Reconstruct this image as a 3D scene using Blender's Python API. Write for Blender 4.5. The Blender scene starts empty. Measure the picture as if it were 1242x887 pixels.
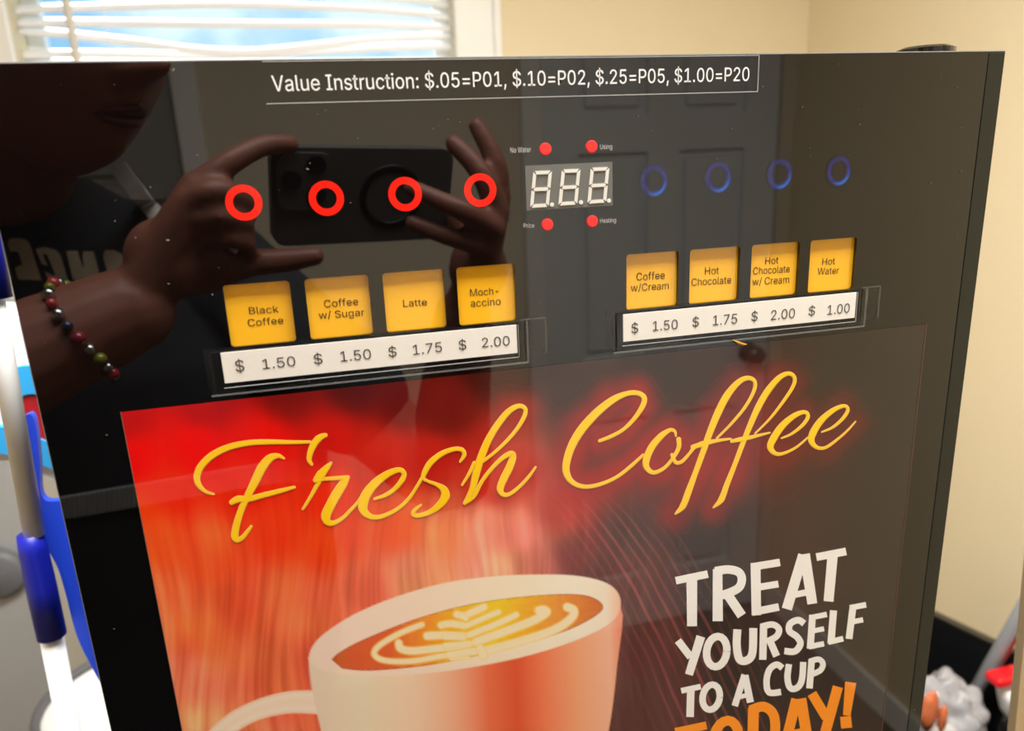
import bpy, bmesh, math, random
import numpy as np
from mathutils import Vector, Matrix
from mathutils.geometry import tessellate_polygon
from mathutils.bvhtree import BVHTree
random.seed(7); rng = np.random.default_rng(7)
SC = bpy.context.scene; COL = SC.collection

# ------------------------------------------------------------ camera, world, lights
CZ = 1.60                      # lens height; lens is at the world's x=0, y=-0.31; the machine's front is the plane y=0
CD = 0.31
FPX = 905.0
RC = ((0.96873367, -0.24457227, -0.04170705), (-0.1047526, -0.25080718, -0.96235266), (0.22490435, 0.93663235, -0.26858494))
cam_d = bpy.data.cameras.new('camera'); cam = bpy.data.objects.new('camera', cam_d); COL.objects.link(cam)
cam_d.sensor_width = 36; cam_d.lens = FPX / 1242 * 36; cam_d.clip_start = 0.004
cam_d.dof.use_dof = True; cam_d.dof.focus_distance = 0.36; cam_d.dof.aperture_fstop = 9.0
M4 = Matrix(((RC[0][0], -RC[1][0], -RC[2][0], 0), (RC[0][1], -RC[1][1], -RC[2][1], -CD), (RC[0][2], -RC[1][2], -RC[2][2], CZ), (0, 0, 0, 1)))
cam.matrix_world = M4
SC.camera = cam
SC.view_settings.view_transform = 'Standard'; SC.view_settings.look = 'None'
SC.view_settings.gamma = 1; SC.view_settings.use_curve_mapping = False
SC.view_settings.exposure = 0.0

w = bpy.data.worlds.new('sky'); SC.world = w; w.use_nodes = True
nt = w.node_tree; bg = nt.nodes['Background']
tc = nt.nodes.new('ShaderNodeTexCoord'); nz = nt.nodes.new('ShaderNodeTexNoise'); nz.inputs['Scale'].default_value = 9; nz.inputs['Detail'].default_value = 4
cr = nt.nodes.new('ShaderNodeValToRGB'); cr.color_ramp.elements[0].position = .42; cr.color_ramp.elements[1].position = .68
cr.color_ramp.elements[0].color = (.22, .50, .78, 1); cr.color_ramp.elements[1].color = (.66, .86, .95, 1)
nt.links.new(tc.outputs['Generated'], nz.inputs['Vector']); nt.links.new(nz.outputs['Fac'], cr.inputs['Fac']); nt.links.new(cr.outputs['Color'], bg.inputs['Color'])
bg.inputs['Strength'].default_value = 1.25
sd = bpy.data.lights.new('sun', 'SUN'); sd.energy = 9.0; sd.angle = math.radians(2); sd.color = (1, .96, .9)
so = bpy.data.objects.new('sun', sd); COL.objects.link(so); so.rotation_euler = (math.radians(-50), 0, math.radians(15))
def area(name, loc, sx, sy, e, colr):
    d = bpy.data.lights.new(name, 'AREA'); d.shape = 'RECTANGLE'; d.size = sx; d.size_y = sy; d.energy = e; d.color = colr
    o = bpy.data.objects.new(name, d); COL.objects.link(o); o.location = loc; return o
area('ceiling_lamp_light', (.25, -.07, 2.43), 1.1, .5, 70, (1, .98, .955))

# ------------------------------------------------------------ measuring helpers
def ray(px, py):
    a, b, c = (px - 621) / FPX, (py - 443.5) / FPX, 1.0
    return Vector([RC[0][i] * a + RC[1][i] * b + RC[2][i] * c for i in range(3)])
def P(px, py, off=0.0):        # photo point -> metres on the front panel plane
    r = ray(px, py); t = CD / r.y
    return Vector((r.x * t, off, CZ + r.z * t))
def W(px, py, Y):              # photo point -> metres on the upright plane at depth Y
    r = ray(px, py); t = (Y + CD) / r.y
    return Vector((r.x * t, Y, CZ + r.z * t))
def MR(px, py, D):             # point seen mirrored in the glossy front, D metres along the panel's normal
    r = ray(px, py); t = D / r.y
    return Vector((r.x * t, CD - D, CZ + r.z * t))
def proj(X, Z):                # panel metres -> photo point (numpy)
    dx, dy, dz = X, CD, Z - CZ
    a = RC[0][0] * dx + RC[0][1] * dy + RC[0][2] * dz
    b = RC[1][0] * dx + RC[1][1] * dy + RC[1][2] * dz
    c = RC[2][0] * dx + RC[2][1] * dy + RC[2][2] * dz
    return 621 + FPX * a / c, 443.5 + FPX * b / c
def s2l(c):
    c = np.asarray(c, float) / 255.0
    return np.where(c <= .04045, c / 12.92, ((c + .055) / 1.055) ** 2.4)
def L(r, g, b):
    return tuple(float(v) for v in s2l((r, g, b)))

# ------------------------------------------------------------ materials
MATS = {}
def mat(name, colr=(.5, .5, .5), rough=.5, metal=0, ior=1.5, bump=0, bscale=60, var=0, emit=None, estr=0, trans=0, alpha=1, sheen=0, coat=0, vscale=8):
    if name in MATS: return MATS[name]
    m = bpy.data.materials.new(name); m.use_nodes = True; n = m.node_tree; b = n.nodes['Principled BSDF']
    b.inputs['Base Color'].default_value = (*colr, 1); b.inputs['Roughness'].default_value = rough
    b.inputs['Metallic'].default_value = metal; b.inputs['IOR'].default_value = ior
    b.inputs['Transmission Weight'].default_value = trans; b.inputs['Alpha'].default_value = alpha
    b.inputs['Sheen Weight'].default_value = sheen; b.inputs['Coat Weight'].default_value = coat
    if emit: b.inputs['Emission Color'].default_value = (*emit, 1); b.inputs['Emission Strength'].default_value = estr
    if var or bump:
        t = n.nodes.new('ShaderNodeTexCoord')
    if var:
        z = n.nodes.new('ShaderNodeTexNoise'); z.inputs['Scale'].default_value = vscale; z.inputs['Detail'].default_value = 5
        mx = n.nodes.new('ShaderNodeMix'); mx.data_type = 'RGBA'
        mx.inputs[6].default_value = (*[c * (1 - var) for c in colr], 1); mx.inputs[7].default_value = (*[min(1, c * (1 + var)) for c in colr], 1)
        n.links.new(t.outputs['Object'], z.inputs['Vector']); n.links.new(z.outputs['Fac'], mx.inputs[0]); n.links.new(mx.outputs[2], b.inputs['Base Color'])
    if bump:
        z = n.nodes.new('ShaderNodeTexNoise'); z.inputs['Scale'].default_value = bscale; z.inputs['Detail'].default_value = 6
        bp = n.nodes.new('ShaderNodeBump'); bp.inputs['Strength'].default_value = bump; bp.inputs['Distance'].default_value = .002
        n.links.new(t.outputs['Object'], z.inputs['Vector']); n.links.new(z.outputs['Fac'], bp.inputs['Height']); n.links.new(bp.outputs['Normal'], b.inputs['Normal'])
    MATS[name] = m; return m
GI = 1.72   # gloss of the acrylic front
mat('gloss_black', (.0015, .0015, .0016), .015, ior=GI)
mat('reflection_strip', (.006, .010, .008), .06, ior=1.5)
mat('edge', (.32, .33, .33), .25)
mat('yellow', L(254, 190, 40), .02, ior=GI, var=.03, vscale=40)
mat('paper', L(238, 235, 228), .3, var=.015, vscale=300)
mat('ink', L(72, 68, 66), .5)
mat('ink_card', L(66, 50, 26), .3)
mat('print_white', L(235, 235, 235), .3)
mat('print_grey', L(190, 190, 190), .3)
mat('script_edge', L(255, 206, 100), .03, ior=GI)
mat('script_fill', L(255, 206, 28), .03, ior=GI)
mat('poster_white', L(240, 238, 235), .03, ior=GI)
mat('poster_orange', L(248, 148, 38), .03, ior=GI)
mat('red_ring', L(235, 30, 18), .1, emit=L(255, 30, 15), estr=.35)
mat('red_dot', L(226, 48, 46), .2, emit=L(255, 40, 40), estr=.05)
mat('display_grey', L(104, 104, 100), .15, ior=1.5)
mat('display_seg', L(220, 218, 210), .3)
mat('holder_black', (.003, .003, .003), .03, ior=1.6)
mat('body_metal', (.03, .03, .032), .4, metal=.3)
mat('amber', L(190, 140, 60), .3, metal=.5)
mat('dust', L(120, 118, 112), .8)
def clear(name, fac, colr=(1, 1, 1), rough=.08):
    m = bpy.data.materials.new(name); m.use_nodes = True; n = m.node_tree; n.nodes.clear()
    o = n.nodes.new('ShaderNodeOutputMaterial'); t = n.nodes.new('ShaderNodeBsdfTransparent'); g = n.nodes.new('ShaderNodeBsdfPrincipled')
    g.inputs['Base Color'].default_value = (*colr, 1); g.inputs['Roughness'].default_value = rough
    x = n.nodes.new('ShaderNodeMixShader'); x.inputs[0].default_value = fac
    n.links.new(t.outputs[0], x.inputs[1]); n.links.new(g.outputs[0], x.inputs[2]); n.links.new(x.outputs[0], o.inputs[0]); MATS[name] = m
clear('sleeve', .02, (.08, .08, .08)); clear('tape', .015, (.1, .1, .1)); clear('tape_edge', .09, (.55, .55, .53)); clear('glass', .06, (.8, .9, .95), .02)
clear('bag_film', .32, (.86, .84, .86), .08)
def attr_mat(name, rough, ior, emit=0, alpha=False):
    m = bpy.data.materials.new(name); m.use_nodes = True; n = m.node_tree; b = n.nodes['Principled BSDF']
    a = n.nodes.new('ShaderNodeAttribute'); a.attribute_name = 'print'
    n.links.new(a.outputs['Color'], b.inputs['Base Color']); b.inputs['Roughness'].default_value = rough; b.inputs['IOR'].default_value = ior
    if emit: n.links.new(a.outputs['Color'], b.inputs['Emission Color']); b.inputs['Emission Strength'].default_value = emit
    MATS[name] = m
attr_mat('poster_print', .02, GI); attr_mat('blue_glow', .015, GI, 1.0)

# ------------------------------------------------------------ mesh helpers
def link(name, me, m=None, parent=None):
    o = bpy.data.objects.new(name, me); COL.objects.link(o)
    if m: me.materials.append(MATS[m] if isinstance(m, str) else m)
    if parent: o.parent = parent
    return o
def fin(name, bm, m, parent=None, smooth=False):
    me = bpy.data.meshes.new(name)
    bmesh.ops.recalc_face_normals(bm, faces=bm.faces)
    bm.to_mesh(me); bm.free()
    if smooth:
        for p in me.polygons: p.use_smooth = True
    return link(name, me, m, parent)
def tag(o, label=None, cat=None, group=None, kind=None):
    if label: o['label'] = label
    if cat: o['category'] = cat
    if group: o['group'] = group
    if kind: o['kind'] = kind
    return o
def empty(name, loc=(0, 0, 0)):
    o = bpy.data.objects.new(name, None); COL.objects.link(o); o.location = loc; o.empty_display_size = .05; return o
def box(bm, x0, x1, y0, y1, z0, z1, bev=0):
    r = bmesh.ops.create_cube(bm, size=1); vs = r['verts']
    for v in vs: v.co = Vector((x0 + (v.co.x + .5) * (x1 - x0), y0 + (v.co.y + .5) * (y1 - y0), z0 + (v.co.z + .5) * (z1 - z0)))
    if bev:
        es = list({e for v in vs for e in v.link_edges}); bmesh.ops.bevel(bm, geom=es, offset=bev, segments=2, affect='EDGES', profile=.5)
def boxo(name, a, m, parent=None, bev=0):
    bm = bmesh.new(); box(bm, *a, bev=bev); return fin(name, bm, m, parent)
def tube(bm, pts, rad, seg=16, caps=True):
    pts = [Vector(p) for p in pts]; n = len(pts)
    if not isinstance(rad, (list, tuple)): rad = [rad] * n
    prev = None; rings = []
    for i, p in enumerate(pts):
        t = (pts[min(i + 1, n - 1)] - pts[max(i - 1, 0)]).normalized()
        if prev is None:
            a = Vector((0, 0, 1)) if abs(t.z) < .9 else Vector((1, 0, 0)); u = t.cross(a).normalized()
        else: u = (prev - t * prev.dot(t)).normalized()
        prev = u; v = t.cross(u)
        rings.append([bm.verts.new(p + (u * math.cos(k * 2 * math.pi / seg) + v * math.sin(k * 2 * math.pi / seg)) * rad[i]) for k in range(seg)])
    for i in range(n - 1):
        for k in range(seg): bm.faces.new((rings[i][k], rings[i][(k + 1) % seg], rings[i + 1][(k + 1) % seg], rings[i + 1][k]))
    if caps:
        bm.faces.new(rings[0][::-1]); bm.faces.new(rings[-1])
def limb(bm, pts, rad, seg=14):       # rounded tube for bodies: tube plus a ball at every joint
    sm = crom(pts, rad, 4); tube(bm, [p for p, r in sm], [r for p, r in sm], seg)
    for p, r in ((sm[0]), (sm[-1])): ball(bm, p, r, r, r)
def ball(bm, c, rx, ry, rz, rot=None, seg=14):
    r = bmesh.ops.create_uvsphere(bm, u_segments=seg, v_segments=seg // 2 + 2, radius=1)
    for v in r['verts']:
        q = Vector((v.co.x * rx, v.co.y * ry, v.co.z * rz))
        if rot: q = rot @ q
        v.co = Vector(c) + q
def crom(pts, rad, n):
    pts = [Vector(p) for p in pts]
    if not isinstance(rad, (list, tuple)): rad = [rad] * len(pts)
    out = []
    for i in range(len(pts) - 1):
        p0, p1, p2, p3 = pts[max(i - 1, 0)], pts[i], pts[i + 1], pts[min(i + 2, len(pts) - 1)]
        for k in range(n):
            t = k / n
            q = .5 * ((2 * p1) + (p2 - p0) * t + (2 * p0 - 5 * p1 + 4 * p2 - p3) * t * t + (3 * p1 - p0 - 3 * p2 + p3) * t ** 3)
            out.append((q, rad[i] * (1 - t) + rad[i + 1] * t))
    out.append((pts[-1], rad[-1])); return out
def lathe(bm, c, prof, seg=32, axis='Z'):
    rings = []
    for r, h in prof:
        ring = []
        for k in range(seg):
            a = 2 * math.pi * k / seg; q = Vector((r * math.cos(a), r * math.sin(a), h))
            if axis == 'Y': q = Vector((q.x, q.z, q.y))
            ring.append(bm.verts.new(Vector(c) + q))
        rings.append(ring)
    for i in range(len(rings) - 1):
        for k in range(seg): bm.faces.new((rings[i][k], rings[i][(k + 1) % seg], rings[i + 1][(k + 1) % seg], rings[i + 1][k]))
    bm.faces.new(rings[0]); bm.faces.new(rings[-1][::-1])
def prism_xz(bm, outer, y0, y1, holes=()):
    """closed outline(s) in x,z extruded from y0 to y1"""
    loops = [[Vector((x, 0, z)) for x, z in outer]] + [[Vector((x, 0, z)) for x, z in h] for h in holes]
    flat = [p for l in loops for p in l]
    tri = tessellate_polygon([[Vector((p.x, p.z, 0)) for p in l] for l in loops])
    f = [bm.verts.new((p.x, y0, p.z)) for p in flat]; b = [bm.verts.new((p.x, y1, p.z)) for p in flat]
    for t in tri:
        try: bm.faces.new([f[i] for i in t]); bm.faces.new([b[i] for i in t][::-1])
        except ValueError: pass
    k = 0
    for l in loops:
        n = len(l)
        for i in range(n):
            j = (i + 1) % n; bm.faces.new((f[k + i], f[k + j], b[k + j], b[k + i]))
        k += n
def rrect(x0, x1, z0, z1, r, n=5):
    o = []
    for cx, cz, a0 in ((x1 - r, z1 - r, 0), (x0 + r, z1 - r, 90), (x0 + r, z0 + r, 180), (x1 - r, z0 + r, 270)):
        for i in range(n + 1):
            a = math.radians(a0 + 90 * i / n); o.append((cx + r * math.cos(a), cz + r * math.sin(a)))
    return o
# flat lettering: outlines (thousandths of an em) set between the photo's own baseline ends
GLYPHS = {"r":{" ":[188,""],
"-":[453,"337,244 337,188 114,188 114,244"],
"/":[249,"235,533 71,-76 14,-76 178,533"],
"B":[456,"60,0 60,509 241,509 289,504 329,491 359,469 381,442 394,410 398,374 395,344 387,320 373,301 356,286 336,275 315,267 315,262 339,257 363,245 385,227 402,203 414,173 418,136 413,100 400,67 377,39 344,18 301,4 247,0|125,57 245,57 296,63 330,80 349,105 355,137 352,161 342,184 327,203 306,218 279,228 248,231 125,231|125,285 238,285 265,288 288,296 308,309 323,326 333,348 336,372 330,403 313,429 283,446 240,452 125,452"],
"C":[510,"267,-7 205,1 150,25 104,63 70,115 48,179 40,254 48,329 70,393 104,445 150,484 205,508 267,516 305,513 340,504 373,490 402,471 427,447 448,418 463,385 473,348 408,348 401,373 389,395 375,413 357,428 337,440 315,449 292,454 267,456 223,450 184,432 150,403 125,364 109,314 103,254 109,194 125,145 151,105 184,76 223,59 267,53 292,55 315,60 337,69 357,81 375,96 389,114 401,136 408,160 473,160 463,124 448,91 428,62 402,38 373,19 341,5 305,-4"],
"H":[517,"60,0 60,509 125,509 125,289 392,289 392,509 457,509 457,0 392,0 392,232 125,232 125,0"],
"L":[393,"60,0 60,509 125,509 125,57 361,57 361,0"],
"M":[628,"60,0 60,509 152,509 314,60 476,509 568,509 568,0 504,0 506,440 342,0 286,0 120,440 122,0"],
"N":[523,"60,0 60,509 136,509 343,183 352,169 363,151 375,130 388,107 401,82 414,55 405,54 402,81 401,108 400,134 399,157 399,178 399,195 399,509 463,509 463,0 387,0 202,290 190,310 177,331 164,354 148,381 130,413 108,452 119,454 121,417 122,384 123,354 124,328 125,307 125,291 125,0"],
"P":[445,"60,0 60,509 235,509 289,503 332,487 366,462 390,430 404,391 409,348 404,304 390,265 366,233 332,207 289,191 235,186 109,186 109,242 233,242 269,246 297,256 318,272 333,294 342,319 344,348 342,376 333,402 318,423 297,439 268,449 232,452 125,452 125,0"],
"S":[447,"224,-9 172,-4 128,9 91,31 64,60 46,96 38,137 104,137 110,110 123,88 142,71 166,59 194,52 224,49 257,52 286,60 311,74 329,92 341,114 346,139 342,161 332,179 316,193 296,205 272,214 245,222 184,239 128,260 86,289 60,326 52,372 58,413 75,448 102,476 138,498 180,511 227,516 275,511 316,498 351,476 377,449 394,415 401,378 337,378 326,412 302,437 267,453 225,459 194,456 167,448 145,435 129,418 118,398 115,376 119,352 131,334 148,319 169,308 191,300 212,293 264,279 287,272 312,264 336,252 359,238 379,220 395,198 405,171 408,139 403,99 386,64 360,34 323,11 278,-4"],
"U":[517,"259,-8 203,-2 154,15 114,43 85,80 66,124 60,173 60,509 124,509 124,178 128,144 141,113 160,87 187,68 220,56 259,52 298,56 331,68 357,87 377,113 389,144 393,178 393,509 457,509 457,173 451,124 433,80 403,43 363,15 315,-2"],
"W":[686,"155,0 16,509 82,509 193,60 306,509 380,509 493,60 603,509 670,509 530,0 455,0 343,440 230,0"],
"a":[389,"160,-9 126,-5 94,5 68,22 48,45 35,73 30,108 34,138 43,161 58,179 78,193 100,203 125,211 152,216 178,220 209,224 234,227 252,230 265,235 273,243 276,255 276,257 273,279 267,297 256,311 240,322 220,329 196,331 171,329 149,322 132,313 118,301 107,288 100,274 41,291 57,322 79,346 104,364 133,375 163,382 194,384 215,383 239,379 263,372 286,360 306,343 322,320 333,290 337,251 337,0 277,0 277,52 272,52 264,38 252,25 236,12 215,1 190,-6|170,45 202,49 228,59 248,74 263,93 272,115 276,138 276,190 270,186 259,182 246,179 231,176 216,173 200,171 186,169 175,168 154,164 134,159 117,150 103,139 95,124 92,105 94,87 102,72 114,61 130,52 149,47"],
"c":[396,"207,-8 159,-2 117,16 82,46 56,85 40,133 34,187 40,243 56,291 82,330 117,360 159,378 207,384 234,383 260,377 284,368 305,356 324,341 340,322 353,301 362,277 303,262 298,276 290,289 281,301 270,311 257,319 242,325 226,329 207,330 173,325 145,310 124,287 108,258 99,224 96,187 99,151 108,117 124,89 145,66 173,51 207,46 226,48 243,52 258,58 271,66 282,76 292,89 299,102 304,117 363,102 354,78 341,56 325,37 306,21 285,9 261,-1 235,-6"],
"d":[424,"195,-8 151,-2 111,16 79,45 55,84 39,133 34,189 39,245 55,293 79,332 112,361 151,378 196,384 228,381 253,373 272,360 287,346 298,331 306,319 311,319 311,509 372,509 372,0 313,0 313,59 307,59 298,46 287,31 272,17 252,4 227,-5|205,47 236,51 263,65 284,86 299,115 309,150 312,189 309,229 300,263 284,291 263,312 237,325 205,330 172,325 145,311 124,290 108,261 99,227 96,189 99,151 109,117 124,88 145,66 172,51"],
"e":[404,"212,-8 161,-2 117,16 82,46 56,85 40,132 34,187 39,242 55,290 81,329 115,359 157,378 205,384 236,382 266,374 294,361 319,341 341,315 357,282 368,242 371,194 371,169 75,169 75,221 338,221 310,202 307,237 298,269 283,294 263,314 237,326 205,330 173,326 146,313 125,294 109,270 99,241 96,211 96,178 100,139 110,106 128,80 151,61 179,50 212,46 234,48 254,53 271,61 285,73 297,88 306,105 365,91 353,63 335,39 311,19 283,4 249,-5"],
"f":[254,"228,379 228,327 6,327 6,379|81,0 81,432 84,461 96,486 113,505 135,519 161,527 187,530 207,529 222,527 234,524 243,521 227,468 222,470 215,472 206,473 195,474 171,470 154,460 145,443 142,419 142,0"],
"g":[425,"207,-151 168,-148 134,-140 105,-127 82,-110 64,-91 51,-69 101,-41 110,-53 122,-66 136,-78 154,-88 178,-95 207,-97 249,-92 282,-75 304,-47 311,-6 311,68 306,68 298,56 287,41 272,28 252,16 227,8 195,5 152,10 113,27 80,53 55,90 39,136 34,191 39,246 55,293 80,332 112,361 152,378 196,384 228,382 253,373 273,360 288,346 299,331 308,319 313,319 313,379 372,379 372,-9 367,-54 350,-90 324,-117 291,-136 251,-147|205,59 237,63 264,75 285,95 300,121 309,154 312,193 309,231 300,264 285,291 264,312 237,325 205,330 172,325 145,312 124,290 109,262 99,229 96,193 99,155 109,123 124,96 145,76 172,63"],
"h":[410,"114,227 114,0 53,0 53,509 114,509 114,287 102,287 124,332 152,362 187,379 227,384 264,380 295,369 321,349 341,321 353,285 357,240 357,0 296,0 296,235 290,275 273,304 246,323 210,329 184,326 161,317 141,303 126,283 117,257"],
"i":[167,"53,0 53,379 114,379 114,0|84,443 67,446 54,455 44,468 41,483 44,499 54,512 67,521 84,524 100,521 114,512 123,499 126,483 123,468 114,455 100,446"],
"k":[381,"110,137 110,212 121,212 284,379 360,379 184,199 177,199|53,0 53,509 114,509 114,0|294,0 148,186 191,229 372,0"],
"l":[189,"139,-2 101,3 74,20 58,47 53,84 53,509 114,509 114,99 115,77 120,62 130,54 146,52 154,52 160,53 165,53 170,54 181,3 172,1 162,-1 151,-2"],
"m":[610,"53,0 53,379 112,379 112,295 108,295 118,323 132,346 151,363 172,376 195,384 219,386 257,380 287,361 309,331 321,295 312,295 322,321 337,343 357,361 381,375 407,383 437,386 468,383 497,372 522,354 541,328 553,296 557,255 557,0 496,0 496,254 490,289 473,313 447,326 419,330 395,328 374,320 358,307 345,290 338,270 335,247 335,0 274,0 274,260 269,288 253,311 229,326 199,330 178,328 158,320 140,307 126,289 117,266 114,238 114,0"],
"n":[410,"114,227 114,0 53,0 53,379 112,379 112,287 102,287 124,332 152,362 187,379 227,384 264,380 295,369 321,349 341,321 353,285 357,240 357,0 296,0 296,235 290,275 273,304 246,323 210,329 184,326 161,317 141,303 126,283 117,257"],
"o":[415,"207,-8 159,-2 117,16 82,46 56,85 40,133 34,187 40,243 56,291 82,330 117,360 159,378 207,384 256,378 299,360 333,330 359,291 376,243 381,187 376,133 359,85 333,46 299,16 256,-2|207,46 242,51 270,66 292,89 307,117 316,151 319,187 316,224 307,258 292,287 270,310 242,325 207,330 173,325 145,310 124,287 108,258 99,224 96,187 99,151 108,117 124,89 145,66 173,51"],
"r":[259,"53,0 53,379 112,379 112,321 115,321 130,347 152,367 181,380 213,385 221,385 229,384 237,384 243,384 243,322 239,323 230,324 219,325 207,326 182,323 159,315 140,301 126,284 117,262 114,237 114,0"],
"s":[365,"182,-8 145,-5 112,3 84,18 62,38 45,63 36,94 94,107 105,79 124,60 150,49 181,45 217,50 244,62 262,81 268,103 265,121 254,136 237,147 212,155 149,170 104,186 72,208 53,237 47,274 51,305 65,332 87,354 115,370 149,381 187,384 223,381 254,372 279,358 299,339 314,316 324,290 268,277 258,298 243,316 219,328 187,333 156,329 131,317 114,299 109,277 112,258 124,243 144,232 172,223 229,209 275,194 306,171 325,142 331,107 326,75 312,47 290,24 260,6 223,-5"],
"t":[227,"204,379 204,327 6,327 6,379|65,471 126,471 126,98 128,76 136,61 150,53 170,50 177,50 185,51 194,52 202,54 213,2 203,-1 192,-3 180,-4 168,-4 125,2 92,21 72,52 65,93"],
"u":[410,"182,-5 146,-1 115,11 89,31 69,59 57,95 53,139 53,379 114,379 114,144 119,105 137,75 164,56 200,50 226,53 249,62 268,77 283,97 293,122 296,153 296,379 357,379 357,0 298,0 298,92 307,92 286,47 257,17 222,0"],
"w":[567,"138,0 23,379 87,379 170,75 252,379 316,379 397,75 480,379 545,379 429,0 368,0 284,309 199,0"]},
"b":{" ":[188,""],
"$":[447,"202,-74 202,583 244,583 244,-74|224,-9 172,-4 128,9 91,31 64,60 46,96 38,137 104,137 110,110 123,88 142,71 166,59 194,52 224,49 257,52 286,60 311,74 329,92 341,114 346,139 342,161 332,179 316,193 296,205 272,214 245,222 184,239 128,260 86,289 60,326 52,372 58,413 75,448 102,476 138,498 180,511 227,516 275,511 316,498 351,476 377,449 394,415 401,378 337,378 326,412 302,437 267,453 225,459 194,456 167,448 145,435 129,418 118,398 115,376 119,352 131,334 148,319 169,308 191,300 212,293 264,279 287,272 312,264 336,252 359,238 379,220 395,198 405,171 408,139 403,99 386,64 360,34 323,11 278,-4"],
",":[188,"38,-119 68,71 137,71 84,-119"],
".":[188,"95,-4 78,-1 63,9 53,24 50,41 53,59 63,73 78,83 95,87 113,83 128,73 138,59 141,41 138,24 128,9 113,-1"],
"0":[453,"227,-7 174,1 130,24 95,62 69,113 53,178 48,254 53,330 69,395 95,447 130,484 174,508 227,516 279,508 323,484 358,447 384,395 400,330 405,254 400,178 384,113 359,62 323,24 279,1|227,50 261,56 290,74 313,103 330,144 340,194 344,254 340,314 330,365 313,405 290,435 261,453 227,460 192,453 163,435 140,405 123,365 113,314 109,254 113,194 123,144 140,103 163,74 192,56"],
"1":[453,"76,0 76,55 391,55 391,0|276,509 276,0 212,0 212,448 209,448 86,358 86,427 198,509"],
"2":[453,"64,0 64,47 234,229 261,257 282,282 299,305 311,327 318,348 320,371 317,397 308,419 293,436 273,449 250,457 224,460 196,457 172,447 153,433 139,413 130,390 127,362 66,362 71,405 86,442 111,473 143,496 182,511 225,516 268,511 306,497 337,474 361,445 376,411 381,372 378,345 371,318 357,290 336,259 306,223 267,180 153,60 153,57 389,57 389,0"],
"5":[453,"221,-7 178,-2 140,11 108,32 83,60 66,93 60,130 122,130 127,108 138,89 154,73 173,60 196,52 221,50 250,53 276,64 298,82 314,104 324,131 328,162 324,193 314,221 297,244 275,262 248,273 218,277 192,275 167,268 145,258 128,246 67,253 96,509 366,509 366,452 151,452 134,301 136,301 155,315 178,325 203,331 229,334 263,330 294,321 321,306 345,285 364,260 379,231 388,199 391,163 385,117 369,76 343,41 309,15 268,-1"],
"7":[453,"97,0 323,448 323,452 62,452 62,509 391,509 391,449 165,0"],
":":[188,"95,-4 78,-1 63,9 53,24 50,41 53,59 63,73 78,83 95,87 113,83 128,73 138,59 141,41 138,24 128,9 113,-1|95,271 78,274 63,284 53,299 50,316 53,334 63,349 78,359 95,362 113,359 128,349 138,334 141,316 138,299 128,284 113,274"],
"=":[453,"72,245 72,301 381,301 381,245|72,97 72,153 381,153 381,97"],
"I":[300,"31,0 31,57 118,57 118,452 31,452 31,509 269,509 269,452 183,452 183,57 269,57 269,0"],
"P":[445,"60,0 60,509 235,509 289,503 332,487 366,462 390,430 404,391 409,348 404,304 390,265 366,233 332,207 289,191 235,186 109,186 109,242 233,242 269,246 297,256 318,272 333,294 342,319 344,348 342,376 333,402 318,423 297,439 268,449 232,452 125,452 125,0"],
"V":[480,"204,0 16,509 84,509 192,206 203,176 215,137 230,89 248,31 235,31 252,90 267,138 279,176 290,206 395,509 463,509 278,0"],
"a":[389,"160,-9 126,-5 94,5 68,22 48,45 35,73 30,108 34,138 43,161 58,179 78,193 100,203 125,211 152,216 178,220 209,224 234,227 252,230 265,235 273,243 276,255 276,257 273,279 267,297 256,311 240,322 220,329 196,331 171,329 149,322 132,313 118,301 107,288 100,274 41,291 57,322 79,346 104,364 133,375 163,382 194,384 215,383 239,379 263,372 286,360 306,343 322,320 333,290 337,251 337,0 277,0 277,52 272,52 264,38 252,25 236,12 215,1 190,-6|170,45 202,49 228,59 248,74 263,93 272,115 276,138 276,190 270,186 259,182 246,179 231,176 216,173 200,171 186,169 175,168 154,164 134,159 117,150 103,139 95,124 92,105 94,87 102,72 114,61 130,52 149,47"],
"c":[396,"207,-8 159,-2 117,16 82,46 56,85 40,133 34,187 40,243 56,291 82,330 117,360 159,378 207,384 234,383 260,377 284,368 305,356 324,341 340,322 353,301 362,277 303,262 298,276 290,289 281,301 270,311 257,319 242,325 226,329 207,330 173,325 145,310 124,287 108,258 99,224 96,187 99,151 108,117 124,89 145,66 173,51 207,46 226,48 243,52 258,58 271,66 282,76 292,89 299,102 304,117 363,102 354,78 341,56 325,37 306,21 285,9 261,-1 235,-6"],
"e":[404,"212,-8 161,-2 117,16 82,46 56,85 40,132 34,187 39,242 55,290 81,329 115,359 157,378 205,384 236,382 266,374 294,361 319,341 341,315 357,282 368,242 371,194 371,169 75,169 75,221 338,221 310,202 307,237 298,269 283,294 263,314 237,326 205,330 173,326 146,313 125,294 109,270 99,241 96,211 96,178 100,139 110,106 128,80 151,61 179,50 212,46 234,48 254,53 271,61 285,73 297,88 306,105 365,91 353,63 335,39 311,19 283,4 249,-5"],
"i":[167,"53,0 53,379 114,379 114,0|84,443 67,446 54,455 44,468 41,483 44,499 54,512 67,521 84,524 100,521 114,512 123,499 126,483 123,468 114,455 100,446"],
"l":[189,"139,-2 101,3 74,20 58,47 53,84 53,509 114,509 114,99 115,77 120,62 130,54 146,52 154,52 160,53 165,53 170,54 181,3 172,1 162,-1 151,-2"],
"n":[410,"114,227 114,0 53,0 53,379 112,379 112,287 102,287 124,332 152,362 187,379 227,384 264,380 295,369 321,349 341,321 353,285 357,240 357,0 296,0 296,235 290,275 273,304 246,323 210,329 184,326 161,317 141,303 126,283 117,257"],
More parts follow.
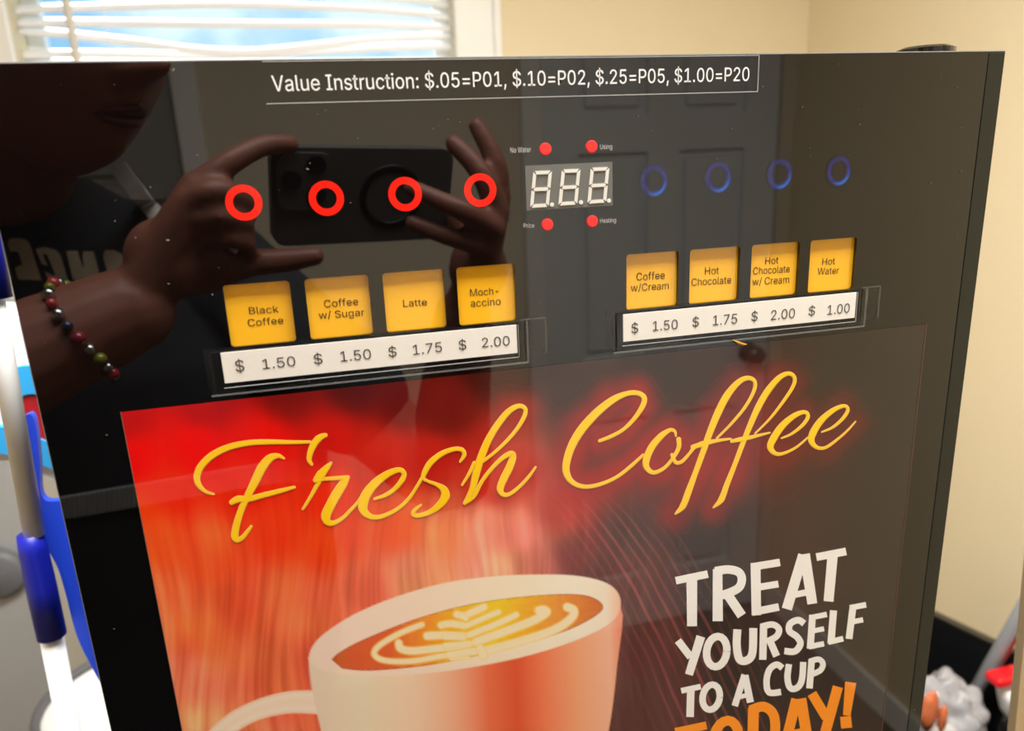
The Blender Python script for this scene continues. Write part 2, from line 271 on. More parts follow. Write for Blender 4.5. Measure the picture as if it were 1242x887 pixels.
"o":[415,"207,-8 159,-2 117,16 82,46 56,85 40,133 34,187 40,243 56,291 82,330 117,360 159,378 207,384 256,378 299,360 333,330 359,291 376,243 381,187 376,133 359,85 333,46 299,16 256,-2|207,46 242,51 270,66 292,89 307,117 316,151 319,187 316,224 307,258 292,287 270,310 242,325 207,330 173,325 145,310 124,287 108,258 99,224 96,187 99,151 108,117 124,89 145,66 173,51"],
"r":[259,"53,0 53,379 112,379 112,321 115,321 130,347 152,367 181,380 213,385 221,385 229,384 237,384 243,384 243,322 239,323 230,324 219,325 207,326 182,323 159,315 140,301 126,284 117,262 114,237 114,0"],
"s":[365,"182,-8 145,-5 112,3 84,18 62,38 45,63 36,94 94,107 105,79 124,60 150,49 181,45 217,50 244,62 262,81 268,103 265,121 254,136 237,147 212,155 149,170 104,186 72,208 53,237 47,274 51,305 65,332 87,354 115,370 149,381 187,384 223,381 254,372 279,358 299,339 314,316 324,290 268,277 258,298 243,316 219,328 187,333 156,329 131,317 114,299 109,277 112,258 124,243 144,232 172,223 229,209 275,194 306,171 325,142 331,107 326,75 312,47 290,24 260,6 223,-5"],
"t":[227,"204,379 204,327 6,327 6,379|65,471 126,471 126,98 128,76 136,61 150,53 170,50 177,50 185,51 194,52 202,54 213,2 203,-1 192,-3 180,-4 168,-4 125,2 92,21 72,52 65,93"],
"u":[410,"182,-5 146,-1 115,11 89,31 69,59 57,95 53,139 53,379 114,379 114,144 119,105 137,75 164,56 200,50 226,53 249,62 268,77 283,97 293,122 296,153 296,379 357,379 357,0 298,0 298,92 307,92 286,47 257,17 222,0"]}}
def inpoly(p, l):
    c = False; n = len(l)
    for i in range(n):
        (x1, y1), (x2, y2) = l[i], l[(i + 1) % n]
        if (y1 > p[1]) != (y2 > p[1]) and p[0] < (x2 - x1) * (p[1] - y1) / (y2 - y1) + x1: c = not c
    return c
def text_on(s, A, B, top, m, parent, y=-.0004, off=0.0, name='lettering', st='r'):
    """A,B: photo px of left/right end of the baseline; top: px y of the cap line above A"""
    G = GLYPHS[st]; pen = 0; polys = []
    for ch in s:
        adv, dat = G[ch]
        loops = [[tuple(map(int, q.split(','))) for q in l.split()] for l in dat.split('|')] if dat else []
        outer = [l for l in loops if not any(o is not l and all(inpoly(q, o) for q in l) for o in loops)]
        for o in outer:
            hs = [l for l in loops if l not in outer and inpoly(l[0], o)]
            polys.append([[(a + pen, b) for a, b in l] for l in [o] + hs])
        pen += adv
    xs = [a for pl in polys for a, b in pl[0]]; x0, x1 = min(xs), max(xs)
    a, b = P(*A), P(*B); u = b - a; hgt = (P(A[0], top) - a).z; V, Fc = [], []
    for pl in polys:
        flat = [q for l in pl for q in l]; base = len(V)
        for X_, Y_ in flat:
            q = a + u * ((X_ - x0) / (x1 - x0)); V.append((q.x, y, q.z + Y_ / CAP * hgt))
        for t in tessellate_polygon([[Vector((p[0], p[1], 0)) for p in l] for l in pl]): Fc.append([base + i for i in t])
    me = bpy.data.meshes.new(name); me.from_pydata(V, [], Fc); return link(name, me, m, parent)
CAP = 515.0
def stroke(bm, pts, y, grow=0.0):
    """pts: (px,py,width px); ribbon with rounded ends laid on the panel, drifting 3 um forward along its run"""
    sm = crom([(p[0], p[1], 0) for p in pts], [p[2] for p in pts], 7)
    n = len(sm); Ls, Rs = [], []
    for i in range(n):
        t = (sm[min(i + 1, n - 1)][0] - sm[max(i - 1, 0)][0]).normalized(); nn = Vector((-t.y, t.x, 0)); h = max(.15, sm[i][1] / 2 + grow)
        yy = y - 3e-6 * i / n
        q = sm[i][0]; a, b = q + nn * h, q - nn * h
        Ls.append(bm.verts.new(P(a.x, a.y, yy))); Rs.append(bm.verts.new(P(b.x, b.y, yy)))
        if i in (0, n - 1):
            sg = -1 if i == 0 else 1; arc = [bm.verts.new(P(*(q + nn * h * math.cos(k * math.pi / 6) + t * sg * h * math.sin(k * math.pi / 6)).xy, yy)) for k in range(1, 6)]
            bm.faces.new([Ls[-1]] + arc + [Rs[-1]])
    for i in range(n - 1): bm.faces.new((Ls[i], Ls[i + 1], Rs[i + 1], Rs[i]))
def poly_stroke(bm, pts, wd, y, sc, ox, oy, wd2=None):
    """straight blunt strokes for the block capitals"""
    pts = [Vector((ox + a / sc, oy + b / sc, 0)) for a, b in pts]; n = len(pts); wd = wd / sc; w2 = (wd2 / sc) if wd2 else wd
    Ls, Rs = [], []
    for i in range(n):
        t = (pts[min(i + 1, n - 1)] - pts[max(i - 1, 0)]).normalized(); nn = Vector((-t.y, t.x, 0)); h = (wd + (w2 - wd) * i / (n - 1)) / 2
        Ls.append(bm.verts.new(P(*(pts[i] + nn * h).xy, y))); Rs.append(bm.verts.new(P(*(pts[i] - nn * h).xy, y)))
    for i in range(n - 1): bm.faces.new((Ls[i], Ls[i + 1], Rs[i + 1], Rs[i]))

# ------------------------------------------------------------ the room
XR, XL, YB, YF, H = 1.42, -1.75, 1.75, -1.79, 2.45
mat('wall_paint', L(233, 217, 181), .6, bump=.05, bscale=300, var=.02)
mat('wall_far', L(226, 214, 190), .6, bump=.05, bscale=300)
mat('trim_white', L(246, 245, 240), .35); mat('door_white', L(236, 238, 240), .35)
mat('ceiling_white', L(240, 238, 232), .8); mat('floor_tile', L(120, 100, 80), .4, var=.1)
mat('slat_white', L(250, 250, 250), .5)
wx0, wx1 = W(15, 40, YB).x, W(551, 40, YB).x; wz0, wz1 = 1.30, 2.20
def struct(o): return tag(o, kind='structure')
struct(boxo('floor', (XL - .1, XR + .1, YF - .1, YB + .1, -.1, 0), 'floor_tile'))
struct(boxo('ceiling', (XL - .1, XR + .1, YF - .1, YB + .1, H, H + .1), 'ceiling_white'))
bm = bmesh.new(); prism_xz(bm, [(XL, 0), (XR, 0), (XR, H), (XL, H)], YB, YB + .14, [[(wx0, wz0), (wx1, wz0), (wx1, wz1), (wx0, wz1)]])
struct(fin('wall_back', bm, 'wall_paint'))
struct(boxo('wall_right', (XR, XR + .1, YF - .1, YB + .14, 0, H), 'wall_paint'))
struct(boxo('wall_left', (XL - .1, XL, YF - .1, YB + .14, 0, H), 'wall_paint'))
dx0, dx1 = .615, 1.375; cx1 = -.325
bm = bmesh.new(); prism_xz(bm, [(XL, 0), (cx1 - .0, 0), (cx1, 2.03), (-1.10, 2.03), (-1.10, 0)][::1] if False else [(XL, 0), (-1.10, 0), (-1.10, 2.03), (cx1, 2.03), (cx1, 0), (dx0, 0), (dx0, 2.03), (dx1, 2.03), (dx1, 0), (XR, 0), (XR, H), (XL, H)], YF - .1, YF)
struct(fin('wall_front', bm, 'wall_far'))
for nme, a in (('baseboard_back', (XL, XR, YB - .012, YB, 0, .09)), ('baseboard_right', (XR - .012, XR, YF, YB, 0, .09)), ('baseboard_left', (XL, XL + .012, YF, YB, 0, .09))):
    struct(boxo(nme, a, 'trim_white', bev=.003))
# door behind the photographer (seen in the gloss): six moulded panels and a knob
def door(name, x0, x1, m, knob):
    bm = bmesh.new(); wd = x1 - x0; holes = []
    cols = [(x0 + .11, x0 + wd / 2 - .05), (x0 + wd / 2 + .05, x1 - .11)]
    for a, b in cols:
        for z0, z1 in ((.20, .78), (.98, 1.60), (1.70, 1.93)): holes.append([(a, z0), (b, z0), (b, z1), (a, z1)])
    prism_xz(bm, [(x0, .01), (x1, .01), (x1, 2.03), (x0, 2.03)], YF - .045, YF - .012, holes)
    d = fin(name, bm, m); struct(d)
    for h in holes:
        a, b, z0, z1 = h[0][0], h[1][0], h[0][1], h[2][1]
        bm = bmesh.new(); box(bm, a, b, YF - .044, YF - .03, z0, z1); box(bm, a + .025, b - .025, YF - .03, YF - .016, z0 + .025, z1 - .025, bev=.008)
        fin('door_panel', bm, m, d)
    if knob:
        kz = .955; kx = x1 - .07; bm = bmesh.new()
        lathe(bm, (kx, YF - .012, kz), [(.033, 0), (.033, .006), (.014, .010), (.012, .03), (.026, .038), (.031, .052), (.026, .066), (.010, .071)], 28, 'Y')
        mat('knob_nickel', (.16, .15, .14), .25, metal=1); fin('door_knob', bm, 'knob_nickel', d, True)
    return d
door('door_1', dx0 + .004, dx1 - .004, 'door_white', True)
mat('closet_dark', L(150, 146, 140), .5)
door('door_2', -1.096, cx1 - .004, 'closet_dark', False)
for i, a in enumerate(((cx1 - .002, cx1 + .058), (-1.16, -1.10), (dx0 - .058, dx0 + .002))):
    struct(boxo('trim_%d' % (i + 1), (a[0], a[1], YF, YF + .018, 0, 2.03), 'trim_white', bev=.004))
struct(boxo('trim_4', (-1.16, cx1 + .058, YF, YF + .018, 2.03, 2.09), 'trim_white', bev=.004))
struct(boxo('trim_5', (dx0 - .058, XR, YF, YF + .018, 2.03, 2.09), 'trim_white', bev=.004))
# window
wr = W(606, 40, YB).x; cw = wr - wx1
win = empty('window_1', ((wx0 + wx1) / 2, YB, wz0)); struct(win)
def wpart(n, a, m, bev=0):
    o = boxo(n, a, m, win, bev); o.matrix_parent_inverse = Matrix.Translation(-win.location); return o
for a0, a1 in ((wx0 - cw, wx0), (wx1, wx1 + cw)):
    wpart('window_casing', (a0, a1, YB - .02, YB, wz0 - .09, wz1 + .09), 'trim_white', .004)
    o_ = a0 if a0 < wx0 - .01 else a1 - .022
    wpart('casing_bead', (o_, o_ + .022, YB - .034, YB - .02, wz0 - .09, wz1 + .09), 'trim_white', .006)
wpart('window_casing', (wx0, wx1, YB - .02, YB, wz1, wz1 + .09), 'trim_white', .004)
wpart('window_sill', (wx0 - .1, wx1 + .1, YB - .06, YB + .1, wz0 - .03, wz0), 'trim_white', .005)
for a in ((wx0, wx0 + .04, wz0, wz1), (wx1 - .04, wx1, wz0, wz1), (wx0 + .04, wx1 - .04, wz0, wz0 + .05), (wx0 + .04, wx1 - .04, wz1 - .05, wz1), (wx0 + .04, wx1 - .04, 1.735, 1.765)):
    wpart('window_frame', (a[0], a[1], YB + .085, YB + .12, a[2], a[3]), 'trim_white', .003)
wpart('pane', (wx0 + .04, wx1 - .04, YB + .10, YB + .104, wz0 + .05, wz1 - .05), 'glass')
# blind: every slat its own part; those over the machine sag and fan as in the photo
bl = empty('window_blind', ((wx0 + wx1) / 2, YB, wz1)); tag(bl, 'white horizontal slat blind with sagging slats hanging in the bright window', 'blind')
SY = YB + .035
def bpart(o): o.parent = bl; o.matrix_parent_inverse = Matrix.Translation(-bl.location); return o
bpart(boxo('head_rail', (wx0 + .01, wx1 - .01, SY - .03, SY + .03, wz1 - .05, wz1 - .005), 'slat_white', bev=.004))
def slat(ctrl, tilt=52, wd=.027):
    bm = bmesh.new(); up, dn = [], []; pts = crom([(x, 0, z) for x, z in ctrl], 1.0, 6)
    rows = []
    for p, _ in pts:
        row = []
        for s in (-1, -.5, 0, .5, 1):
            c = .0025 * (1 - s * s); a = math.radians(tilt)
            row.append(bm.verts.new((p.x, SY + s * wd / 2 * math.cos(a) - c * math.sin(a), p.z + s * wd / 2 * math.sin(a) + c * math.cos(a))))
        rows.append(row)
    for i in range(len(rows) - 1):
        for k in range(4): bm.faces.new((rows[i][k], rows[i + 1][k], rows[i + 1][k + 1], rows[i][k + 1]))
    o = fin('slat', bm, 'slat_white', None, True); sol = o.modifiers.new('th', 'SOLIDIFY'); sol.thickness = .0012; return bpart(o)
def wz(px, py): q = W(px, py, SY); return (q.x, q.z)
spec = [[(17, 11), (95, 9), (275, 5), (450, 11), (547, 20)], [(20, 27), (95, 27), (275, 29), (450, 30), (548, 34)],
        [(22, 36), (95, 43), (165, 51), (235, 60), (300, 63), (360, 58), (450, 48), (548, 42)], [(26, 66), (95, 65), (275, 67), (450, 58), (548, 55)],
        [(14, -8), (95, -9), (275, -11), (450, -5), (545, 5)], [(27, 76), (275, 77), (548, 74)]]
for s_ in spec: slat([wz(*q) for q in s_])
zt = wz(275, -11)[1]; k = 1
while zt + k * .034 < wz1 - .06: slat([(wx0 + .006, zt + k * .034), (0 * wx0 + (wx0 + wx1) / 2, zt + k * .034), (wx1 - .006, zt + k * .034)]); k += 1
zb = wz(275, 77)[1]; k = 1
while zb - k * .034 > wz0 + .02: slat([(wx0 + .006, zb - k * .034), ((wx0 + wx1) / 2, zb - k * .034), (wx1 - .006, zb - k * .034)]); k += 1
for px in (133, 482):
    bm = bmesh.new(); q = W(px, 40, SY); tube(bm, [(q.x, SY - .02, wz0 + .02), (q.x, SY - .02, wz1 - .05)], .0011, 6); bpart(fin('cord', bm, 'slat_white'))
bm = bmesh.new(); a, b = W(78, -10, YB - .03), W(97, 90, YB - .03); d_ = (b - a)
tube(bm, [a - d_ * 1.2, b + d_ * 1.2], .009, 6); mat('wand', L(225, 222, 212), .3); bpart(fin('tilt_wand', bm, 'wand'))
# ceiling lamp fitting
mat('lamp_glow', (.9, .9, .88), .5, emit=(1, .955, .87), estr=3)
lf = empty('ceiling_light', (.25, -.07, H)); tag(lf, 'flat rectangular white ceiling light above the photographer', 'lamp')
for m in ('trim_white',):
    o = boxo('lamp_frame', (-.33, .83, -.35, .21, 2.442, 2.4499), m, lf); o.matrix_parent_inverse = Matrix.Translation(-lf.location)

# ------------------------------------------------------------ cabinet carrying the machine
PT, PB_, PXL, PXR = CZ + .0389, .905, -.1139, .3205
mat('cab_wood', L(150, 120, 88), .5, var=.1); mat('worktop_stone', L(176, 170, 160), .3, var=.12)
cab = empty('base_cabinet', (.1, .25, 0)); tag(cab, 'wooden base cabinet standing under the coffee machine', 'cabinet')
def cp(n, a, m, bev=0):
    o = boxo(n, a, m, cab, bev); o.matrix_parent_inverse = Matrix.Translation(-cab.location); return o
cp('body', (-.10, .33, .02, .46, .08, .86), 'cab_wood'); cp('plinth', (-.09, .32, .05, .44, 0, .08), 'cab_wood')
for a in ((-.096, .112), (.116, .326)):
    dd = cp('door', (a[0], a[1], 0, .02, .1, .85), 'cab_wood', .003)
    bm = bmesh.new(); tube(bm, [(a[0] + .03 if a[0] > 0 else a[1] - .03, -.02, z) for z in (.62, .78)], .005, 10); h_ = fin('door_handle', bm, 'edge', dd)
wt = boxo('worktop', (-.118, .348, -.02, .48, .8605, .8995), 'worktop_stone', bev=.004); tag(wt, 'grey stone worktop lying on the cabinet under the machine', 'worktop')

# ------------------------------------------------------------ the coffee machine
cm = empty('coffee_machine', (.1033, .2, .9)); tag(cm, 'tall black glossy coffee vending machine with red coffee poster and yellow drink cards', 'coffee machine')
MI = Matrix.Translation(-cm.location)
def mp(o): o.parent = cm; o.matrix_parent_inverse = MI.copy(); return o
mp(boxo('body', (PXL + .012, PXR - .012, .0045, .43, .905, PT - .006), 'body_metal', bev=.004))
for xx in (PXL + .05, PXR - .05):
    for yy in (.05, .38):
        bm = bmesh.new(); lathe(bm, (xx, yy, .9), [(.018, 0), (.018, .005)], 16); mp(fin('foot', bm, 'holder_black'))
bm = bmesh.new(); lc = W(1122, 60, .019); hz = W(1122, 57.2, .019).z
lathe(bm, (lc.x, .019, PT - .006), [(.0135, 0), (.0135, hz - PT + .0048), (.0105, hz - PT + .006)], 40); mp(fin('top_cap', bm, 'holder_black'))
CX = [-.0410, -.0099, .0212, .0521, .1288, .1597, .1910, .2220]; CZT, CZB, CW = CZ - .0437, CZ - .0688, .0253
holes = [rrect(x, x + CW, CZB, CZT, .0014) for x in CX]
fp = bmesh.new(); prism_xz(fp, [(PXL + .0004, PB_), (PXR - .0004, PB_), (PXR - .0004, PT - .0004), (PXL + .0004, PT - .0004)], 0, .004, holes)
front = mp(fin('front_panel', fp, 'gloss_black'))
# pale cut edge of the acrylic
bm = bmesh.new(); prism_xz(bm, [(PXL, PB_), (PXR, PB_), (PXR, PT), (PXL, PT)], .0003, .0042, [[(PXL + .0004, PB_ + .0004), (PXR - .0004, PB_ + .0004), (PXR - .0004, PT - .0004), (PXL + .0004, PT - .0004)]])
mp(fin('panel_edge', bm, 'edge'))
mp(boxo('reflection_strip', (PXR - .0095, PXR - .0006, -.0003, .0002, PB_ + .001, PT - .0012), 'reflection_strip'))  # vertical reflection down the right edge, coloured in as a flush strip
# cards, recessed behind their openings
ctext = [[('Black', (302.2, 382.2), (338, 379.9), 373.6), ('Coffee', (300.6, 397.2), (343.9, 393.8), 388.2)],
 [('Coffee', (393.5, 374.1), (435, 371), 364.8), ('w/ Sugar', (387, 387.8), (442.6, 383.8), 379)],
 [('Latte', (489.9, 373.4), (518.8, 371.4), 364.7)],
 [('Moch-', (571.4, 360.2), (605.8, 357.6), 351.5), ('accino', (572, 373.4), (608.5, 370.6), 364.2)],
 [('Coffee', (773.8, 341.2), (808.3, 338.9), 331.8), ('w/Cream', (767, 354.6), (813, 351.5), 345.4)],
 [('Hot', (857.2, 334), (874, 333), 325), ('Chocolate', (840.8, 347.6), (889, 344.4), 338.6)],
 [('Hot', (930.6, 321.2), (946.7, 320.2), 312.8), ('Chocolate', (915.8, 333.8), (960.3, 330.9), 325), ('w/ Cream', (914.9, 347), (959.6, 343.9), 338)],
 [('Hot', (999.9, 322.2), (1015.3, 321.2), 314), ('Water', (994, 334.2), (1020.2, 332.6), 325.8)]]
for x, tx in zip(CX, ctext):
    bm = bmesh.new(); prism_xz(bm, rrect(x - .0001, x + CW + .0001, CZB - .0001, CZT + .0001, .0014), .0018, .0036)
    c = mp(fin('drink_card', bm, 'yellow'))
    for s, A, B, t in tx: text_on(s, A, B, t, 'ink_card', c, y=.00165)
# red and blue touch rings
def ring(name, x, z, ro, ri, m):
    bm = bmesh.new(); n = 48
    prism_xz(bm, [(x + ro * math.cos(2 * math.pi * k / n), z + ro * math.sin(2 * math.pi * k / n)) for k in range(n)], -.00015, .0005,
             [[(x + ri * math.cos(2 * math.pi * k / n), z + ri * math.sin(2 * math.pi * k / n)) for k in range(n)]])
    return mp(fin(name, bm, m))
for k in range(4): ring('button_ring', -.0288 + .0310 * k, CZ - .0125, .00675, .0040, 'red_ring')
def blue_ring(x, z):
    n, rs = 64, np.linspace(.0034, .0076, 12); V, Fc, C = [], [], []
    for i, r in enumerate(rs):
        for k in range(n):
            a = 2 * math.pi * k / n; V.append((x + r * math.cos(a) * .93, -.00006, z + r * math.sin(a)))
            f = math.exp(-((r - .0055) / .0010) ** 2) * (.85 + .15 * math.sin(2 * a + 1))
            f2 = max(0, -math.sin(a - .5)) ** 3 * math.exp(-((r - .0060) / .0007) ** 2)
            C.append((.004 * f, .005 * f + .05 * f2, .072 * f + .20 * f2, 1))
    for i in range(len(rs) - 1):
        for k in range(n): Fc.append((i * n + k, i * n + (k + 1) % n, (i + 1) * n + (k + 1) % n, (i + 1) * n + k))
    me = bpy.data.meshes.new('button_ring'); me.from_pydata(V, [], Fc); at = me.attributes.new('print', 'FLOAT_COLOR', 'POINT'); at.data.foreach_set('color', np.array(C, 'f').ravel())
    o = mp(link('button_ring', me, 'blue_glow')); o['label'] = 'dim blue glowing ring'
for k in range(4): blue_ring(.1417 + .0309 * k, CZ - .0123)
# indicator dots and captions
for (px, py) in ((661.4, 181), (717.4, 178), (663.8, 272.6), (718.2, 268.6)):
    q = P(px, py); bm = bmesh.new(); lathe(bm, (q.x, .0002, q.z), [(.0026, 0), (.0026, -.0004), (.0022, -.0006)], 32, 'Y'); mp(fin('indicator_light', bm, 'red_dot'))
for s, A, B, t in (('No Water', (619, 185.6), (644, 184.4), 179), ('Using', (727.7, 181.2), (742.3, 180.6), 175.2), ('Price', (635, 276.6), (648, 276), 271.3), ('Heating', (727.7, 270.6), (747, 269.6), 265)):
    o = text_on(s, A, B, t, 'print_grey', None, y=-.0002, name='caption'); mp(o)
# display
a, b, c_, d_ = P(636.5, 201.5), P(742.5, 195.8), P(742.5, 248.8), P(638.7, 255.8)
dz1, dz0 = (a.z + b.z) / 2, (c_.z + d_.z) / 2; dX0, dX1 = (a.x + d_.x) / 2, (b.x + c_.x) / 2
disp = mp(boxo('display', (dX0, dX1, -.0004, .001, dz0, dz1), 'display_grey'))
quads = [((646.5, 207.6), (669, 206.8), (665, 250.9), (642.3, 252.2)), ((681, 205.6), (703.5, 204.8), (699.5, 248), (676.7, 249.5)), ((716, 203.5), (738.5, 202.6), (734.5, 245.6), (711.9, 247.2))]
dots = [(669, 248.2), (704.2, 245.4), (738, 243.4)]
for q, dt in zip(quads, dots):
    TLp, TRp, BRp, BLp = [P(*v) for v in q]; tl = (TLp.x, TLp.z)
    def Q(s, t):
        v = (TLp * (1 - s) + TRp * s) * (1 - t) + (BLp * (1 - s) + BRp * s) * t; return (v.x, v.z)
    wx = .17; hz_ = .095; g = .02; bm = bmesh.new()
    def hbar(t): prism_xz(bm, [Q(wx * .55, t), Q(wx, t - hz_ / 2), Q(1 - wx, t - hz_ / 2), Q(1 - wx * .55, t), Q(1 - wx, t + hz_ / 2), Q(wx, t + hz_ / 2)], -.0007, -.0003)
    def hend(t, s): prism_xz(bm, [Q(wx * .5, t), Q(1 - wx * .5, t), Q(1 - wx * 1.1, t + s * hz_), Q(wx * 1.1, t + s * hz_)], -.0007, -.0003)
    hend(0, 1); hend(1, -1); hbar(.5)
    def vbar(s, sg, t0, t1, m0, m1): prism_xz(bm, [Q(s, t0), Q(s + sg * wx, t0 + m0), Q(s + sg * wx, t1 - m1), Q(s, t1)], -.0007, -.0003)
    for s, sg in ((0, 1), (1, -1)): vbar(s, sg, .03, .48, .075, .04); vbar(s, sg, .52, .97, .04, .075)
    p_ = P(*dt); n = 14; prism_xz(bm, [(p_.x + .0009 * math.cos(2 * math.pi * k / n), p_.z + .0009 * math.sin(2 * math.pi * k / n)) for k in range(n)], -.0007, -.0003)
    fin('digit', bm, 'display_seg', disp)
# instruction label
il = mp(boxo('instruction_label', (-.0158, .1901, -.0003, .0002, CZ + .0233, CZ + .0380), 'gloss_black')); il['label'] = 'black strip label reading the coin values in white'
bm = bmesh.new()
for a in ((-.0158, .1901, CZ + .0379, CZ + .0381), (-.0160, .1901, CZ + .0231, CZ + .02335), (.1900, .1902, CZ + .0233, CZ + .038)): box(bm, a[0], a[1], -.0005, .0002, a[2], a[3])
fin('label_rim', bm, 'print_grey', il)
text_on('Value Instruction: $.05=P01, $.10=P02, $.25=P05, $1.00=P20', (331, 111), (908, 98.2), 91.6, 'print_white', il, st='b')
# price strips in clear sleeves
def label(x0, x1, sx0, sx1, tx0, tx1, prices, curl):
    z1, z0 = CZ - .0704, CZ - .0831
    hb = mp(boxo('label_holder', (sx0, sx1, -.0008, .0002, z0 - .0028, z1 + .0006), 'holder_black', bev=.0003))
    pl = mp(boxo('price_label', (x0, x1, -.0011, -.0008, z0, z1), 'paper'))
    bm = bmesh.new(); box(bm, x0 - .0005, x1 + .0005, -.0013, -.0006, z0 - .0021, z0 - .0019); box(bm, x1 + .0006, x1 + .0008, -.0013, -.0006, z0 - .002, z1)
    fin('rim', bm, 'edge', hb)
    sl = mp(boxo('clear_sleeve', (sx0 - .0015, sx1 + .0025, -.0018, -.0016, z0 - .0046, z1 + .0014), 'sleeve'))
    bm = bmesh.new()
    box(bm, sx1 + .0022, sx1 + .0030, -.0020, -.0012, z0 - .0046, z1 + .0014, .0002); box(bm, sx0 - .0015, sx1 + .0025, -.002, -.0014, z0 - .0050, z0 - .0043, .0002)
    fin('sleeve_edge', bm, 'tape_edge', sl)
    tp = mp(boxo('clear_tape', (tx0, tx1, -.0007, -.0006, z0 - .0020, z1 + .0020), 'tape'))
    bm = bmesh.new(); box(bm, tx1 - .0003, tx1, -.0009, -.0005, z0 - .0015, z1 + .0018); box(bm, sx1, tx1, -.0009, -.0005, z1 + .0017, z1 + .0020); fin('tape_rim', bm, 'tape_edge', tp)
    for s, A, B, t in prices: text_on(s, A, B, t, 'ink', pl, y=-.00125, st='b')
label(-.0453, .0769, -.0495, .0790, -.052, .0905, [('$', (286.5, 450.3), (297.3, 449), 436.5), ('1.50', (319.3, 447.1), (358.9, 443), 434.8), ('$', (381.2, 441.2), (391.7, 440), 428.8), ('1.50', (413.3, 438), (450.2, 434.6), 425.5),
  ('$', (471.2, 432.4), (481, 431.2), 420.5), ('1.75', (500.9, 429.9), (535.8, 426), 417.6), ('$', (556, 423.8), (565.2, 422.8), 412.2), ('2.00', (584.1, 421), (617.6, 418.2), 409.2)], 0)
label(.1268, .2486, .1235, .2515, .119, .2625, [('$', (764.5, 403.8), (772.8, 402.9), 391.8), ('1.50', (790.5, 401), (820.5, 398.5), 389.2), ('$', (838.2, 396), (846, 395), 384.6), ('1.75', (863, 394.3), (892.3, 391.8), 382.2),
  ('$', (909.4, 389.1), (917, 388.2), 378), ('2.00', (933.2, 387.9), (962, 385), 376), ('$', (978.6, 382.4), (986.4, 381.5), 371.5), ('1.00', (1001.5, 381.4), (1028.2, 378.6), 370)], 1)
bm = bmesh.new(); q = [P(886, 411.5, -.002), P(892, 414.5, -.003), P(898, 416.5, -.0025), P(903, 416.5, -.002)]; tube(bm, q, [.0002, .0007, .0007, .0002], 8); mp(fin('gold_glint', bm, 'amber'))  # small golden reflection modelled as a coloured curl

# ------------------------------------------------------------ poster print
SCRIPT = []   # (scale, ox, oy, points)
def tr(sc, ox, oy, pts): SCRIPT.append([(ox + a / sc, oy + b / sc, w_ / sc) for a, b, w_ in pts])
q1, q2, q3, q4, q5 = (5.22, 220, 500), (5.22, 360, 500), (5.22, 490, 460), (5.22, 660, 450), (4.433, 780, 440)
tr(*q1, [(205,518,14),(150,500,24),(108,455,38),(100,400,44),(130,335,46),(200,270,46),(300,222,42),(420,195,38),(550,188,34),(700,190,26),(815,188,20)])
tr(*q1, [(912,145,28),(870,165,46),(832,215,44),(812,270,36),(810,305,30),(825,330,20)])
tr(*q1, [(650,292,14),(610,276,32),(560,292,52),(510,350,60),(470,430,56),(425,520,46),(382,610,42),(350,710,46),(338,780,50),(352,808,36),(385,795,32),(415,760,26),(442,722,18)])
tr(*q1, [(320,570,36),(360,550,46),(430,548,38),(520,525,36),(620,500,32),(715,475,20)])
tr(*q2, [(40,612,18),(90,530,24),(140,440,30)])
tr(*q2, [(218,318,14),(190,350,38),(152,395,58),(120,430,36)])
tr(*q2, [(125,432,28),(180,422,24),(250,418,28),(322,412,28)])
tr(*q2, [(322,412,26),(295,450,56),(250,520,64),(212,590,62),(185,650,64),(192,690,50),(230,702,34),(290,670,26),(340,620,24),(385,570,20),(430,505,26)])
tr(*q2, [(492,548,18),(560,525,28),(620,485,30),(665,430,34),(678,388,32),(648,365,34),(580,388,44),(500,445,56),(440,520,64),(417,590,64),(432,636,50),(480,664,34),(550,656,30),(640,610,26),(710,545,24),(760,470,22),(795,410,22)])
tr(*q3, [(355,522,16),(380,480,28),(368,448,30),(320,442,30),(240,470,36),(170,525,40),(132,585,36),(122,625,26),(150,645,20),(210,668,28),(252,700,50),(260,740,58),(230,790,48),(170,838,36),(100,862,30),(62,856,32),(66,830,26),(108,795,14)])
tr(*q3, [(385,785,26),(430,700,40),(455,600,48),(485,500,50),(530,390,46),(590,290,44),(660,205,40),(725,170,32),(766,188,28),(758,240,28),(710,320,26),(640,400,24),(570,465,22),(500,520,22)])
tr(*q3, [(368,668,16),(410,600,22),(445,530,28)])
tr(*q3, [(390,782,22),(440,740,30),(490,650,26),(550,570,26),(620,500,30),(675,470,36),(688,492,44),(665,560,50),(630,630,50),(608,690,46),(622,726,32),(665,728,26),(730,680,24),(790,615,22),(832,555,14)])
tr(*q4, [(350,442,22),(420,415,26),(500,370,24),(570,300,28),(622,220,34),(630,168,36),(590,140,32),(520,144,34),(430,185,46),(330,265,54),(235,370,56),(170,480,52),(138,590,48),(145,660,44),(185,710,34),(260,733,28),(360,715,26),(460,670,24),(550,600,24),(625,530,18)])
tr(*q4, [(832,412,12),(825,382,20),(795,374,26),(740,410,40),(680,480,46),(645,560,46),(648,612,38),(690,643,28),(750,620,24),(800,570,22),(848,490,28),(850,432,32)])
tr(*q4, [(808,530,24),(830,578,26),(870,573,24),(920,520,20),(950,482,28),(1000,457,30)])
tr(*q5, [(172,812,10),(212,770,36),(243,690,36),(280,590,30),(320,480,32),(355,380,36),(400,270,40),(450,175,40),(510,105,32),(562,82,26),(598,102,22),(592,155,20),(545,240,18),(470,330,16),(395,405,12)])
tr(*q5, [(265,452,24),(310,440,30),(360,425,26),(470,408,10)])
tr(*q5, [(376,778,10),(418,735,34),(450,650,30),(490,550,26),(535,430,28),(580,320,32),(620,232,36),(670,148,36),(730,80,30),(782,58,24),(812,82,22),(802,130,20),(750,210,18),(680,300,14),(600,380,10)])
